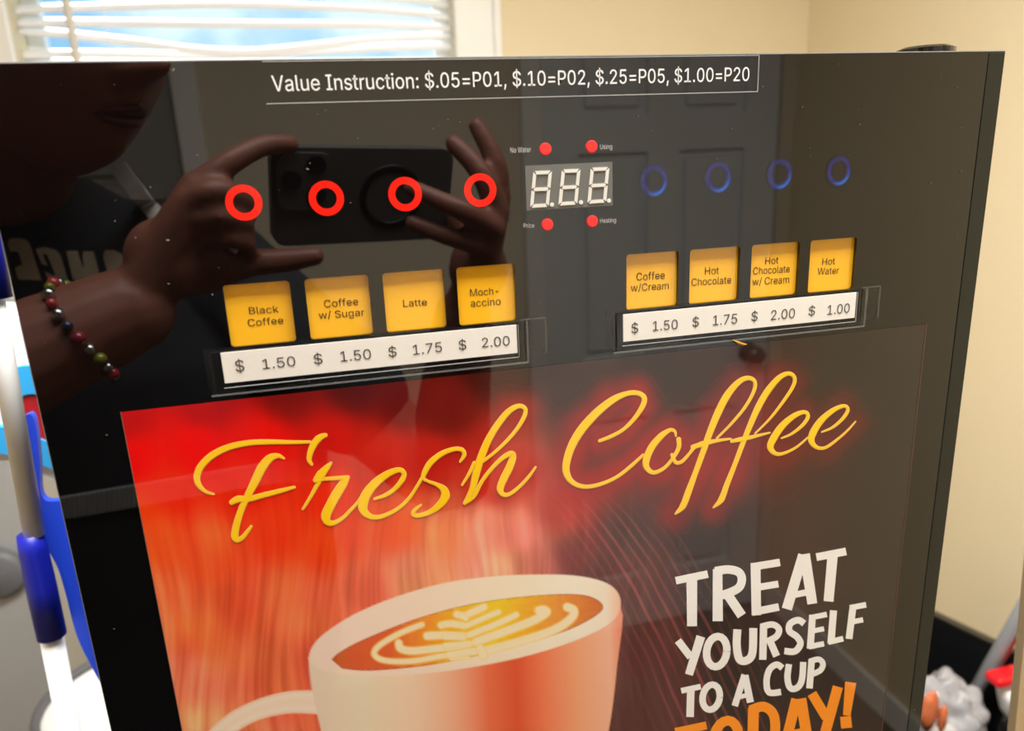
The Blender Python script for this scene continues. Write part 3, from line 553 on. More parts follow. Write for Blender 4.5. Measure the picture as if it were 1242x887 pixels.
tr(*q5, [(475,422,20),(520,412,26),(580,400,22),(680,375,9)])
tr(*q5, [(742,405,9),(800,380,16),(860,330,20),(884,287,22),(865,265,22),(810,285,30),(745,340,38),(697,410,40),(682,455,36),(707,487,24),(750,488,18),(820,455,14),(885,400,10)])
tr(*q5, [(958,372,9),(1020,345,16),(1075,295,20),(1098,252,20),(1078,232,20),(1020,255,28),(955,310,36),(912,375,40),(903,422,34),(932,455,22),(980,455,18),(1050,405,14),(1100,360,12),(1140,315,8)])

def dist_poly(X, Y, pts, closed=False):
    """distance to polyline and the fraction-interpolated width"""
    best = np.full(X.shape, 1e9); n = len(pts)
    for i in range(n if closed else n - 1):
        a, b = pts[i], pts[(i + 1) % n]; dx, dy = b[0] - a[0], b[1] - a[1]; l2 = dx * dx + dy * dy + 1e-9
        t = np.clip(((X - a[0]) * dx + (Y - a[1]) * dy) / l2, 0, 1); d = np.hypot(X - a[0] - t * dx, Y - a[1] - t * dy)
        if len(a) > 2: d = d - (a[2] + (b[2] - a[2]) * t) / 2
        best = np.minimum(best, d)
    return best
def smooth_pts(pts, n=6):
    has = len(pts[0]) > 2
    sm = crom([(p[0], p[1], 0) for p in pts], [p[2] if has else 1.0 for p in pts], n)
    return [(q.x, q.y, r) if has else (q.x, q.y) for q, r in sm]
def inside(X, Y, pts):
    c = np.zeros(X.shape, bool); n = len(pts)
    for i in range(n):
        x1, y1 = pts[i][:2]; x2, y2 = pts[(i + 1) % n][:2]
        if y1 == y2: continue
        m_ = ((y1 > Y) != (y2 > Y)) & (X < (x2 - x1) * (Y - y1) / (y2 - y1) + x1); c ^= m_
    return c
def cover(X, Y, pts, soft=.8):
    d = dist_poly(X, Y, pts, True); s = np.where(inside(X, Y, pts), d, -d); return np.clip(.5 + s / (2 * soft), 0, 1)
def vnoise(x, y, seed):
    r = np.random.default_rng(seed).random((64, 64)); xi = np.floor(x).astype(int); yi = np.floor(y).astype(int); fx = x - xi; fy = y - yi
    fx = fx * fx * (3 - 2 * fx); fy = fy * fy * (3 - 2 * fy); g = lambda a, b: r[a % 64, b % 64]
    return (g(xi, yi) * (1 - fx) + g(xi + 1, yi) * fx) * (1 - fy) + (g(xi, yi + 1) * (1 - fx) + g(xi + 1, yi + 1) * fx) * fy
CTRL = [(150,505,190,18,20),(250,490,180,20,22),(350,478,130,22,20),(430,468,90,18,16),(490,485,100,14,12),(540,500,110,22,18),(600,450,66,20,16),(650,440,46,22,18),
(165,560,240,12,10),(240,545,240,12,10),(320,540,238,20,14),(400,540,205,24,18),(170,620,250,60,16),(200,600,245,40,14),(300,600,240,40,14),(400,600,238,45,16),(460,560,205,38,26),(520,560,200,34,24),(600,590,225,42,26),
(180,650,252,90,30),(260,670,248,90,40),(330,640,244,60,18),(400,660,242,66,22),(480,640,244,84,30),(540,640,246,130,80),(590,640,244,150,116),(620,650,240,140,114),(610,690,240,158,128),(680,620,180,50,42),(700,670,120,44,42),
(190,740,246,120,66),(240,760,240,110,60),(290,740,222,80,46),(340,740,240,112,68),(230,830,244,140,96),(330,800,224,98,64),(215,880,246,156,112),(500,700,240,146,108),(440,715,224,90,56),(640,685,196,104,84),(730,690,86,38,38),(400,740,236,110,72),
(720,560,90,34,30),(700,470,53,34,29),(760,640,72,45,45),(790,760,86,48,48),(800,870,83,48,48),(850,630,40,34,32),(900,500,37,29,26),(1050,480,37,32,27),(1090,620,43,35,30),(1060,800,43,37,33),(900,850,43,37,36),(860,740,43,35,35),(780,480,40,31,27),(760,540,62,37,35),
(300,960,230,120,80),(700,1000,110,50,45),(1000,1000,48,39,38),(300,1200,200,70,40),(800,1250,60,28,26)]
def poster_colour(X, Y):
    num = np.zeros(X.shape + (3,)); den = np.zeros(X.shape)
    for cx, cy, r, g, b in CTRL:
        w_ = 1 / (((X - cx) ** 2 + (Y - cy) ** 2) / 900 + .35) ** 2.2; num += w_[..., None] * s2l((r, g, b)); den += w_
    C = num / den[..., None]
    # wood grain of the printed photo
    sx = X + .10 * (Y - 700) * ((X - 450) / 500) + 9 * np.sin(Y / 55 + X / 60) * ((Y > 560) * np.clip((Y - 560) / 80, 0, 1))
    gr = .5 * vnoise(sx / 9, Y / 90, 3) + .3 * vnoise(sx / 3, Y / 70, 4) + .2 * vnoise(sx / 18, Y / 40, 5) - .5
    bl_ = vnoise(X / 38, Y / 38, 9) - .5
    amt = np.clip((Y - 520) / 150, 0.15, 1) * np.clip((860 - X) / 120, 0, 1)
    C *= np.exp(gr * amt * .7)[..., None]; C[..., 1] *= np.exp(gr * amt * .55); C[..., 2] *= np.exp(gr * amt * .85)
    C[..., 1] *= np.exp(bl_ * amt * .45)
    # pale curved grain lines at right of the cup
    sx2 = X - 640 - 34 * np.sqrt(np.clip(Y - 575, 0, None) / 10.0) - .10 * (Y - 575)
    m_ = np.clip((Y - 590) / 60, 0, 1) * np.exp(-((sx2 - 10) / 62) ** 2)
    ln = np.clip(np.sin(sx2 / 2.1 + 2 * vnoise(X / 30, Y / 50, 12)) - .25, 0, 1) * vnoise(sx2 / 6, Y / 120, 21)
    C += (m_ * ln)[..., None] * np.array(L(215, 105, 100)) * .42
    # red glow printed round the script
    d = np.full(X.shape, 1e9)
    for s in SCRIPT[8:]: d = np.minimum(d, dist_poly(X, Y, s[::2] + [s[-1]]))
    gl = np.exp(-(np.clip(d, 0, None) / 17) ** 2) * np.clip((X - 500) / 60, 0, 1) * (.55 + .45 * vnoise(X / 25, Y / 25, 31))
    gl *= np.clip((1075 - X) / 300, .35, 1)
    C = C * (1 - .8 * gl[..., None]) + gl[..., None] * np.array(L(175, 26, 20)) * .8
    gl2 = np.exp(-(((X - 850) / 95) ** 2 + ((Y - 555) / 42) ** 2)) * .75 + np.exp(-(((X - 700) / 60) ** 2 + ((Y - 600) / 30) ** 2)) * .45
    C = C * (1 - .6 * gl2[..., None]) + gl2[..., None] * np.array(L(175, 30, 24)) * .6
    # ---- the cup
    def put(C, cov, colr): return C * (1 - cov[..., None]) + cov[..., None] * (np.array(L(*colr)) if isinstance(colr, tuple) else colr)
    def ramp(v, st): xs = [s[0] for s in st]; return np.stack([np.interp(v, xs, [s2l(s[1])[i] for s in st]) for i in range(3)], -1)
    handle_o = smooth_pts([(392, 852, 30), (350, 852, 27), (310, 862, 24), (278, 880, 24), (258, 905, 26), (252, 950, 26), (275, 1010, 26), (340, 1050, 26), (420, 1060, 26)])
    dh = dist_poly(X, Y, handle_o); C = put(C, np.clip(.5 - dh / 1.6, 0, 1), ramp(dh, [(-12, (240, 214, 190)), (-5, (244, 222, 202)), (0, (246, 196, 168))]))
    body = smooth_pts([(374, 800), (378, 835), (388, 880), (405, 960), (440, 1050), (500, 1110), (620, 1110), (690, 1040), (720, 960), (738, 887), (748, 810), (752, 735), (700, 770), (600, 800), (480, 812)], 4)
    bc = ramp(X + (Y - 800) * -.04, [(376, (228, 206, 184)), (440, (230, 214, 186)), (500, (240, 206, 176)), (550, (242, 172, 138)), (590, (232, 112, 74)), (625, (222, 84, 50)), (655, (238, 120, 80)), (700, (248, 164, 122)), (740, (246, 180, 152)), (752, (240, 150, 120))])
    C = put(C, cover(X, Y, body), bc)
    rim = smooth_pts([(374, 799), (379, 784), (394, 768), (430, 745), (480, 724), (540, 707), (600, 699), (650, 697), (695, 698), (730, 705), (748, 717), (752.5, 735), (742, 754), (705, 774), (645, 794), (580, 808), (515, 817), (450, 820), (405, 816), (384, 810)], 4)
    C = put(C, cover(X, Y, rim), ramp(X, [(374, (236, 212, 194)), (440, (242, 212, 194)), (520, (244, 214, 192)), (620, (242, 222, 196)), (700, (242, 228, 206)), (735, (243, 222, 200)), (752, (246, 186, 160))]))
    cof = smooth_pts([(402, 800), (412, 791), (440, 776), (500, 752), (560, 735), (620, 725), (680, 720.5), (714, 723), (731, 734), (724, 746), (690, 764), (640, 780), (590, 793), (520, 807), (450, 813.5), (415, 811)], 4)
    dc = dist_poly(X, Y, cof, True); cc = ramp(X + .2 * (vnoise(X / 6, Y / 3, 44) - .5) * 60, [(402, (196, 84, 16)), (430, (214, 78, 20)), (475, (220, 86, 22)), (520, (236, 140, 14)), (560, (236, 180, 12)), (600, (238, 200, 14)), (640, (236, 170, 20)), (690, (224, 130, 26)), (731, (206, 100, 20))])
    cc = np.where((dc < 1.6)[..., None], cc * .72, cc)
    C = put(C, cover(X, Y, cof), cc)
    f7 = lambda l, wd: [(370 + a / 6.21, 690 + b / 6.21, wd) for a, b in l]; f8 = lambda l, wd: [(540 + a / 5.645, 690 + b / 5.645, wd) for a, b in l]
    leaves = [(f7([(880, 420), (760, 465), (640, 525), (545, 590), (522, 645), (580, 685), (700, 698), (850, 690), (1000, 662), (1240, 625)], 6.0), 1), (f8([(30, 590), (230, 560)], 8.5), 0),
              (f7([(705, 560), (720, 600), (800, 618), (950, 605), (1230, 570)], 8.5), 0), (f8([(0, 525), (180, 512)], 6), 0),
              (f7([(920, 505), (1050, 500), (1200, 508)], 9), 0), (f8([(0, 465), (120, 468)], 6.5), 0), (f7([(1025, 425), (1110, 412), (1200, 430)], 8), 0), (f8([(0, 375), (90, 385)], 6), 0),
              (f8([(80, 312), (130, 322), (180, 300), (265, 262)], 8), 0), (f8([(110, 315), (140, 340)], 6), 0),
              (f8([(150, 388), (270, 335), (365, 295)], 6.2), 0), (f8([(165, 452), (350, 378), (485, 315)], 7), 0),
              (f8([(210, 500), (420, 425), (600, 355), (690, 300), (670, 280), (640, 285)], 9.5), 0), (f8([(250, 565), (500, 500), (740, 420), (860, 340), (880, 285), (835, 262)], 9.5), 0),
              (f8([(240, 545), (262, 595)], 9), 0), (f8([(40, 620), (160, 605)], 2.5), 0)]
    for lf_, k in leaves:
        d = dist_poly(X, Y, smooth_pts(lf_, 4)); C = put(C, np.clip(.9 - (d - .8) / 1.6, 0, 1) * .5, (250, 205, 70)); C = put(C, np.clip(.5 - (d) / 1.6, 0, 1), (244, 220, 178))
    return np.clip(C * .98, .002, .84)
gx = np.linspace(P(147, 500).x, P(1123, 393).x, 560); gz = np.concatenate([np.linspace(CZ - .0906, CZ - .352, 392), np.linspace(CZ - .3535, CZ - .56, 130)])
XX, ZZ = np.meshgrid(gx, gz); PX, PY = proj(XX, ZZ); CC = poster_colour(PX, PY)
nr, nc = XX.shape; co = np.stack([XX, np.full_like(XX, -.0002), ZZ], -1).reshape(-1, 3)
ii = (np.arange(nr - 1)[:, None] * nc + np.arange(nc - 1)).ravel(); fa = np.stack([ii, ii + nc, ii + nc + 1, ii + 1], -1)
me = bpy.data.meshes.new('poster'); me.vertices.add(len(co)); me.vertices.foreach_set('co', co.ravel().astype('f'))
me.loops.add(fa.size); me.loops.foreach_set('vertex_index', fa.ravel().astype('i')); me.polygons.add(len(fa)); me.polygons.foreach_set('loop_start', np.arange(len(fa), dtype='i') * 4)
me.update(calc_edges=True); at = me.attributes.new('print', 'FLOAT_COLOR', 'POINT'); at.data.foreach_set('color', np.concatenate([CC.reshape(-1, 3), np.ones((nr * nc, 1))], 1).ravel().astype('f'))
poster = mp(link('poster', me, 'poster_print')); poster['label'] = 'red and dark poster of a white cup of latte reading Fresh Coffee'
x0, x1 = gx[0], gx[-1]; mat('poster_rim', L(110, 80, 70), .3)
for xa in (x0 - .00025, x1): boxo('poster_rim', (xa, xa + .00025, -.0005, .0005, gz[-1], gz[0]), 'poster_rim', poster)
bm = bmesh.new()
for k, s in enumerate(SCRIPT): stroke(bm, s, -.00026 - k * 5e-6)
bm2 = bmesh.new()
for k, s in enumerate(SCRIPT): stroke(bm2, s, -.00042 - k * 5e-6, -1.1)
o = fin('lettering', bm, 'script_edge', poster); o['label'] = 'yellow script words Fresh Coffee, pale outline'
o = fin('lettering', bm2, 'script_fill', poster); o['label'] = 'yellow script words Fresh Coffee, golden core'
K = (3.744, 800, 650)
def ell(cx, cy, rx, ry, tl=0, n=20, a0=0, a1=360):
    return [(cx + rx * math.cos(math.radians(a0 + (a1 - a0) * i / n)) + tl * -math.sin(math.radians(a0 + (a1 - a0) * i / n)) * ry, cy + ry * math.sin(math.radians(a0 + (a1 - a0) * i / n))) for i in range(n + 1)]
def sm2(p): return [(q.x, q.y) for q, r in crom([(a, b, 0) for a, b in p], 1.0, 6)]
def word(m, lst):
    bm = bmesh.new()
    for k, e in enumerate(lst):
        poly_stroke(bm, e[0], e[1] * 1.07, -.0003 - k * 6e-6, *K, wd2=e[2] * 1.07 if len(e) > 2 else None)
    o = fin('lettering', bm, m, poster); return o
word('poster_white', [([(72, 203), (218, 173)], 32), ([(145, 180), (146, 410)], 46, 42),
  ([(262, 150), (263, 387)], 40, 44), (sm2([(250, 160), (310, 152), (358, 165), (372, 200), (352, 240), (280, 270)]), 36), ([(300, 255), (372, 362)], 40),
  ([(434, 122), (438, 360)], 42, 40), ([(415, 141), (545, 120)], 32), ([(440, 234), (538, 218)], 29), ([(420, 346), (540, 322)], 32),
  ([(650, 85), (576, 332)], 42, 44), ([(656, 82), (692, 308)], 46, 42), ([(606, 268), (684, 252)], 27),
  ([(710, 96), (845, 70)], 33), ([(785, 75), (765, 297)], 44, 42)])['label'] = 'white block word TREAT'
word('poster_white', [([(82, 475), (140, 550)], 32), ([(186, 456), (132, 630)], 38, 34), (ell(258, 525, 46, 69, .08), 32),
  (sm2([(352, 424), (349, 500), (362, 560), (395, 565), (420, 530), (424, 418)]), 34), ([(471, 400), (467, 562)], 31), (sm2([(460, 412), (510, 402), (540, 422), (530, 455), (485, 480)]), 27), ([(497, 470), (530, 546)], 30),
  (sm2([(655, 398), (628, 382), (592, 398), (588, 432), (622, 458), (638, 490), (612, 524), (565, 522)]), 28),
  ([(693, 358), (682, 512)], 29), ([(678, 372), (758, 356)], 23), ([(690, 432), (745, 421)], 21), ([(676, 503), (745, 489)], 23),
  ([(788, 338), (776, 488)], 30), ([(764, 482), (832, 466)], 24), ([(877, 315), (858, 467)], 29), ([(862, 326), (936, 312)], 24), ([(868, 391), (922, 380)], 22)])['label'] = 'white block word YOURSELF'
word('poster_white', [([(97, 703), (186, 684)], 24), ([(141, 690), (137, 822)], 32), (ell(233, 732, 39, 57, .1), 28), ([(384, 630), (340, 772)], 26, 28), ([(386, 632), (411, 756)], 30), ([(358, 732), (400, 722)], 19),
  (sm2([(556, 600), (530, 584), (498, 606), (484, 660), (496, 710), (550, 708)]), 27), (sm2([(586, 582), (579, 645), (592, 690), (622, 690), (644, 655), (651, 572)]), 27),
  ([(689, 560), (679, 692)], 28), (sm2([(680, 570), (720, 560), (740, 580), (728, 610), (690, 628)]), 24)])['label'] = 'white block words TO A CUP'
word('poster_orange', [([(70, 890), (212, 860)], 34), ([(150, 870), (148, 1060)], 44), (ell(300, 930, 58, 92, .1), 42), ([(425, 780), (420, 1030)], 46), (sm2([(410, 792), (470, 775), (515, 810), (522, 890), (490, 980), (410, 1010)]), 42),
  ([(620, 740), (560, 985)], 44), ([(640, 738), (676, 965)], 46), ([(596, 900), (665, 885)], 32), ([(690, 715), (756, 825)], 42), ([(808, 684), (740, 930)], 44),
  ([(866, 664), (848, 815)], 48, 32), ([(820, 848), (870, 843)], 50)])['label'] = 'orange block word TODAY with exclamation mark'
# dust specks and fine scratches on the gloss
bm = bmesh.new()
spk = [(211, 85, 3), (165, 288, 2), (204, 291, 3.2), (140, 268, 1.6), (240, 188, 1.5), (183, 227, 1.5), (258, 357, 2.6), (205, 344, 1.8), (373, 205, 2.4), (376, 198, 1.5), (425, 246, 1.2), (543, 145, 1.6), (557, 148, 1.6), (525, 156, 1.5), (531, 153, 1.3), (434, 168, 1.2), (395, 134, 1.2), (924, 105, 1.7), (1127, 63, 1.2), (1016, 78, 1.2), (972, 130, 1.5), (1040, 133, 1.2), (1140, 90, 1.3), (1160, 106, 1.5), (1165, 155, 1.7), (1042, 151, 1.5), (981, 180, 1.4), (982, 190, 1.2), (1165, 208, 1.5), (1128, 222, 1.4), (1160, 284, 1.3), (1105, 258, 1.2), (773, 141, 1.4), (789, 158, 1.2), (887, 156, 1.3), (130, 527, 1.8), (139, 762, 1.6), (1108, 860, 2), (375, 462, 1.6), (407, 463, 1.6), (655, 367, 1.3), (650, 420, 1.5)]
for _ in range(34): spk.append((random.uniform(0, 1190), random.uniform(80, 470), random.uniform(.5, 1.1)))
for px, py, s in spk:
    c = P(px, py, -.0007); a = random.uniform(0, 3.14); r = s / 2920 * .42; e = random.uniform(1, 2.2)
    vs = []
    for k in range(6):
        t = k * math.pi / 3; dx, dz = r * e * math.cos(t), r * .8 * math.sin(t); vs.append(bm.verts.new((c.x + dx * math.cos(a) - dz * math.sin(a), c.y, c.z + dx * math.sin(a) + dz * math.cos(a))))
    bm.faces.new(vs)
o = mp(fin('dust', bm, 'dust')); o['kind'] = 'stuff'; o['label'] = 'pale dust specks on the glossy front'

# ------------------------------------------------------------ things left of the machine
mat('white_plastic', L(240, 240, 238), .35); mat('blue_dark', L(20, 32, 165), .4); mat('blue_mid', L(40, 80, 232), .4); mat('light_blue', L(50, 170, 235), .4); mat('red_print', L(170, 25, 35), .4)
mat('fridge_grey', L(178, 180, 182), .35, metal=.35, var=.12, vscale=4)
DL = .24
mop = empty('mop', W(33, 640, DL)); tag(mop, 'white mop handle with a dark blue grip sleeve left of the machine', 'mop')
def child(o, root): o.parent = root; o.matrix_parent_inverse = Matrix.Translation(-root.location); return o
A0, A1, B1 = W(-40, 180, DL), W(36, 650, DL), W(83, 887, DL); dn = (B1 - A1).normalized()
foot = A1 + dn * ((A1.z - .05) / -dn.z)
bm = bmesh.new(); tube(bm, [A0, A1 + Vector((.003, 0, 0))], .0068, 20); child(fin('pole', bm, 'white_plastic', None, True), mop)
bm = bmesh.new(); tube(bm, [W(60, 760, DL), foot], .0077, 20); child(fin('pole', bm, 'white_plastic', None, True), mop)
bm = bmesh.new(); s0, s1 = W(36, 648, DL), W(63, 771, DL); tube(bm, [s0, s0 + (s1 - s0) * .15, s0 + (s1 - s0) * .5, s1], [.0082, .0092, .0098, .0098], 24); child(fin('grip_sleeve', bm, 'blue_dark', None, True), mop)
bm = bmesh.new(); tube(bm, [W(-42, 170, DL), W(-6, 361, DL)], .0102, 24); child(fin('upper_grip', bm, 'blue_dark', None, True), mop)
bm = bmesh.new(); lathe(bm, (foot.x, foot.y, .002), [(.03, 0), (.06, .01), (.05, .04), (.014, .06)], 24); child(fin('mop_head', bm, 'white_plastic', None, True), mop)
def slab(name, pts, Y, th, m, root=None, soft=True):
    p = sm2(pts + [pts[0]])[:-1] if soft else pts
    bm = bmesh.new(); q = [W(a, b, Y) for a, b in p]; prism_xz(bm, [(v.x, v.z) for v in q], Y, Y + th); return fin(name, bm, m)
dp = slab('dustpan', [(19, 514), (28, 506), (38, 503), (44, 520), (48, 560), (52, 604), (80, 608), (140, 612), (160, 700), (160, 850), (128, 835), (108, 803), (92, 768), (78, 715), (68, 685), (46, 645), (40, 612), (33, 580), (26, 540)], .255, .006, 'blue_mid')
tag(dp, 'bright blue plastic dustpan with hooked handle beside the mop', 'dustpan')
bg1 = empty('wipes_pack', W(20, 560, .32)); tag(bg1, 'white plastic pack with light blue and red bands behind the dustpan', 'package')
pk = slab('pack_body', [(-60, 380), (20, 385), (60, 420), (85, 520), (98, 585), (60, 580), (20, 560), (-60, 545)], .33, .05, 'white_plastic'); child(pk, bg1)
child(slab('blue_band', [(-60, 512), (0, 518), (45, 532), (92, 552), (98, 582), (55, 566), (0, 550), (-60, 546)], .325, .006, 'light_blue'), bg1)
child(slab('blue_stripe', [(14, 448), (34, 444), (80, 452), (80, 480), (34, 478), (20, 486)], .326, .006, 'light_blue'), bg1)
child(slab('red_patch', [(28, 482), (42, 480), (70, 490), (80, 545), (60, 548), (40, 530), (30, 505)], .3275, .006, 'red_print'), bg1)
fr = empty('refrigerator', (-.9, 1.4, 0)); tag(fr, 'grey metal refrigerator side blurred at lower left', 'refrigerator')
FY = 1.12; fx = W(70, 780, FY).x
child(boxo('body', (-1.20, fx, FY, 1.68, .03, 1.33), 'fridge_grey', bev=.012), fr)
child(boxo('base', (-1.18, fx - .02, 1.15, 1.66, 0, .03), 'holder_black'), fr)
bm = bmesh.new(); q = W(14, 690, FY); lathe(bm, (q.x - .02, FY - .006, q.z), [(.045, .006), (.052, -.008), (.04, -.02)], 30, 'Y'); mat('rubber', (.12, .12, .13), .5); child(fin('magnet_knob', bm, 'rubber', None, True), fr)
bk = empty('bucket', (W(160, 900, .80).x, .8, 0)); tag(bk, 'round pale bucket with black and light blue rim at the lower left', 'bucket')
c = W(172, 900, .80); c = Vector((c.x, .80, 0)); ct = W(125, 868, .76).z
bm = bmesh.new(); lathe(bm, (c.x, c.y, 0), [(.10, 0.0), (.127, ct - .006), (.12, ct - .006), (.095, .008)], 40); child(fin('bucket_wall', bm, 'white_plastic', None, True), bk)
bm = bmesh.new(); tube(bm, [(c.x + .130 * math.cos(t), c.y + .130 * math.sin(t), ct) for t in np.linspace(0, 2 * math.pi, 49)], .007, 10, False); child(fin('rim', bm, 'rubber', None, True), bk)
bm = bmesh.new(); tube(bm, [(c.x + .132 * math.cos(t), c.y + .132 * math.sin(t), ct - .016) for t in np.linspace(0, 2 * math.pi, 49)], .008, 10, False); child(fin('blue_band', bm, 'light_blue', None, True), bk)

# ------------------------------------------------------------ things right of the machine
def atz(px, py, z): r = ray(px, py); t = (z - CZ) / r.z; return Vector((r.x * t, -CD + r.y * t, z))
mat('bin_black', (.006, .006, .007), .35, bump=.05); mat('bin_rim', L(58, 54, 46), .4); mat('grey_tube', L(140, 142, 146), .35); mat('red_cap', L(228, 14, 28), .35); mat('red_sheen', L(190, 70, 84), .4)
mat('orange_peel', L(200, 110, 70), .5); mat('carton', L(190, 166, 128), .7, var=.04); mat('black_bag', (.012, .003, .004), .3, bump=.6, bscale=14)
BZ = .66; e0, e1 = atz(1137, 745, BZ), atz(1242, 795, BZ); ex = (e1 - e0); ex.z = 0; ex.normalize(); ey = Vector((ex.y, -ex.x, 0))
if ey.y > 0: ey = -ey
o0 = e0 - ex * .16; bl_, bd = .46, .42
bn = empty('waste_bin', (o0 + ex * bl_ / 2 + ey * bd / 2).xy.to_3d()); tag(bn, 'open black waste bin in the corner right of the machine', 'bin')
def bx_o(bm, a0, a1, b0, b1, z0, z1, taper=0):
    vs = []
    for z, k in ((z0, taper), (z1, 0)):
        for a, b in ((a0 + k, b0 + k), (a1 - k, b0 + k), (a1 - k, b1 - k), (a0 + k, b1 - k)): vs.append(bm.verts.new(Vector((*(o0 + ex * a + ey * b).xy, z))))
    for f in ((0, 1, 2, 3), (7, 6, 5, 4), (0, 4, 5, 1), (1, 5, 6, 2), (2, 6, 7, 3), (3, 7, 4, 0)): bm.faces.new([vs[i] for i in f])
bm = bmesh.new()
for a in ((0, bl_, 0, .008), (0, bl_, bd - .008, bd), (0, .008, .008, bd - .008), (bl_ - .008, bl_, .008, bd - .008)): bx_o(bm, *a, 0, BZ - .004)
bx_o(bm, .008, bl_ - .008, .008, bd - .008, 0, .01); child(fin('bin_wall', bm, 'bin_black'), bn)
bm = bmesh.new()
for a in ((-.008, bl_ + .008, -.008, .008), (-.008, bl_ + .008, bd - .008, bd + .008), (-.008, .008, .008, bd - .008), (bl_ - .008, bl_ + .008, .008, bd - .008)): bx_o(bm, *a, BZ - .012, BZ)
child(fin('rim', bm, 'bin_rim'), bn)
def lump(name, c, r, m, amp, seed, sub=4):
    bm = bmesh.new(); bmesh.ops.create_icosphere(bm, subdivisions=sub, radius=1)
    rr = random.Random(seed); ks = [(Vector((rr.gauss(0, 1), rr.gauss(0, 1), rr.gauss(0, 1))) * 3.2, rr.random() * 6) for _ in range(9)]
    for v in bm.verts:
        n = v.co.normalized(); s = 1 + amp * sum(abs(math.sin(n.dot(k) + p)) for k, p in ks) / 9 - amp * .5
        v.co = Vector(c) + Vector((n.x * r[0] * s, n.y * r[1] * s, n.z * r[2] * s))
    return fin(name, bm, m, None, True)
def inb(a, b, z): return Vector((*(o0 + ex * a + ey * b).xy, z))
cb = atz(1150, 860, .60)
lb = lump('bin_liner', inb(bl_ / 2, bd / 2, .26), (.12, .10, .22), 'black_bag', .25, 3); child(lb, bn); lb['label'] = 'crumpled black liner'
pb = empty('plastic_bag', (cb.x, cb.y, cb.z - .09)); tag(pb, 'crinkled clear plastic bag holding orange scraps in the bin', 'plastic bag')
child(lump('bag_film', (cb.x - .015, cb.y, cb.z - .035), (.075, .06, .095), 'bag_film', .65, 5, 5), pb)
oc = atz(1130, 868, cb.z - .03)
child(lump('orange_scrap', W(1127, 862, oc.y - .078), (.016, .008, .036), 'orange_peel', .8, 8, 3), pb)
child(lump('orange_scrap', W(1143, 872, oc.y - .078), (.007, .006, .024), 'orange_peel', .8, 11, 3), pb)
child(lump('paper_scrap', (cb.x + .02, cb.y + .02, cb.z - .09), (.03, .02, .03), 'paper', .6, 15, 3), pb)
p1, p2 = atz(1160, 880, .50), W(1262, 700, atz(1160, 880, .50).y - .09); dd = (p2 - p1)
gp = empty('broom', p1); tag(gp, 'grey tubular handle with a painted pink sheen leaning out of the bin', 'handle')
bm = bmesh.new(); tube(bm, [p1 - dd * .45, p2 + dd * .6], .0115, 20); child(fin('pole', bm, 'grey_tube', None, True), gp)
bm = bmesh.new(); of = Vector((.008, -.0075, -.006)); tube(bm, [p1 + dd * .45 + of, p2 + dd * .4 + of], .0045, 12); child(fin('sheen_strip', bm, 'red_sheen', None, True), gp)  # red sheen beside the handle, put in as a thin coloured tube
# trigger bottle with a red cap
sY = atz(1215, 820, .66).y - .02
sb = empty('spray_bottle', W(1232, 870, sY)); tag(sb, 'white spray bottle with red top beside the grey handle', 'bottle')
k_ = (sY + CD) / .31
def yb(name, cx, cy, prof, m): # prof (half width px, py)
    bm = bmesh.new(); pc = W(cx, cy, sY); rings = []
    lathe(bm, (pc.x, pc.y, 0), [(abs(W(cx + h, py, sY).x - W(cx, py, sY).x), W(cx, py, sY).z) for h, py in prof], 28); return child(fin(name, bm, m, None, True), sb)
pc = W(1228, 819, sY); bm = bmesh.new(); box(bm, pc.x - .045, pc.x + .06, sY - .016, sY + .016, pc.z - .009, pc.z + .009, .005); cp_ = child(fin('cap', bm, 'red_cap', None, True), sb)
yb('neck', 1236, 835, [(8, 868), (13, 860), (17, 845), (20, 831)], 'white_plastic')
yb('bottle_body', 1240, 880, [(24, 1000), (24, 890), (20, 872), (10, 864)], 'holder_black')
# flattened carton standing at the right edge, on the floor beside the cabinet
ca, cb_ = W(1228, 887, .03), W(1243, 735, .03); sl_ = (cb_.x - ca.x) / (cb_.z - ca.z); xb = ca.x - sl_ * ca.z
bxp = empty('cardboard_sheet', (xb + .1, .03, 0)); tag(bxp, 'flattened beige cardboard sheet standing upright at the right edge', 'cardboard')
bm = bmesh.new(); ctp = 1.38; prism_xz(bm, [(xb, 0), (xb + .20, 0), (xb + sl_ * ctp + .20, ctp), (xb + sl_ * ctp, ctp)], .028, .034); child(fin('panel', bm, 'carton'), bxp)
bm = bmesh.new(); prism_xz(bm, [(xb + .003, .002), (xb + .195, .002), (xb + sl_ * .9 + .195, .9), (xb + sl_ * .9 + .003, .9)], .0345, .039); child(fin('flap', bm, 'carton'), bxp)

# ------------------------------------------------------------ the photographer (seen mirrored in the gloss)
mat('skin', L(134, 84, 68), .5, var=.06, vscale=20); mat('shirt', L(34, 34, 38), .85, bump=.2, bscale=90); mat('shirt_print', L(205, 188, 162), .8, var=.15, vscale=60)
mat('trousers', L(24, 24, 28), .9); mat('hair', L(38, 26, 20), .5, bump=.5, bscale=120); mat('shoe', L(30, 30, 32), .6); mat('eye_white', L(225, 220, 215), .2); mat('iris', L(60, 38, 24), .2); mat('lip', L(98, 46, 44), .45); mat('strap_white', L(214, 210, 200), .7)
per = empty('person', (-.25, -.55, 0)); tag(per, 'person in dark printed T-shirt holding a phone sideways with both hands', 'person')
lw, le, ls = MR(158, 376, .595), MR(-165, 525, .56), Vector((-.46, -.49, 1.52))
rw, re_, rs = MR(562, 385, .645), Vector((.10, -.44, 1.265)), Vector((-.135, -.53, 1.51))
bm = bmesh.new()
yaw = math.radians(-55)
RH = Matrix.Rotation(yaw, 3, 'Z') @ Matrix.Rotation(math.radians(-4), 3, 'X')     # local: x right, y forward
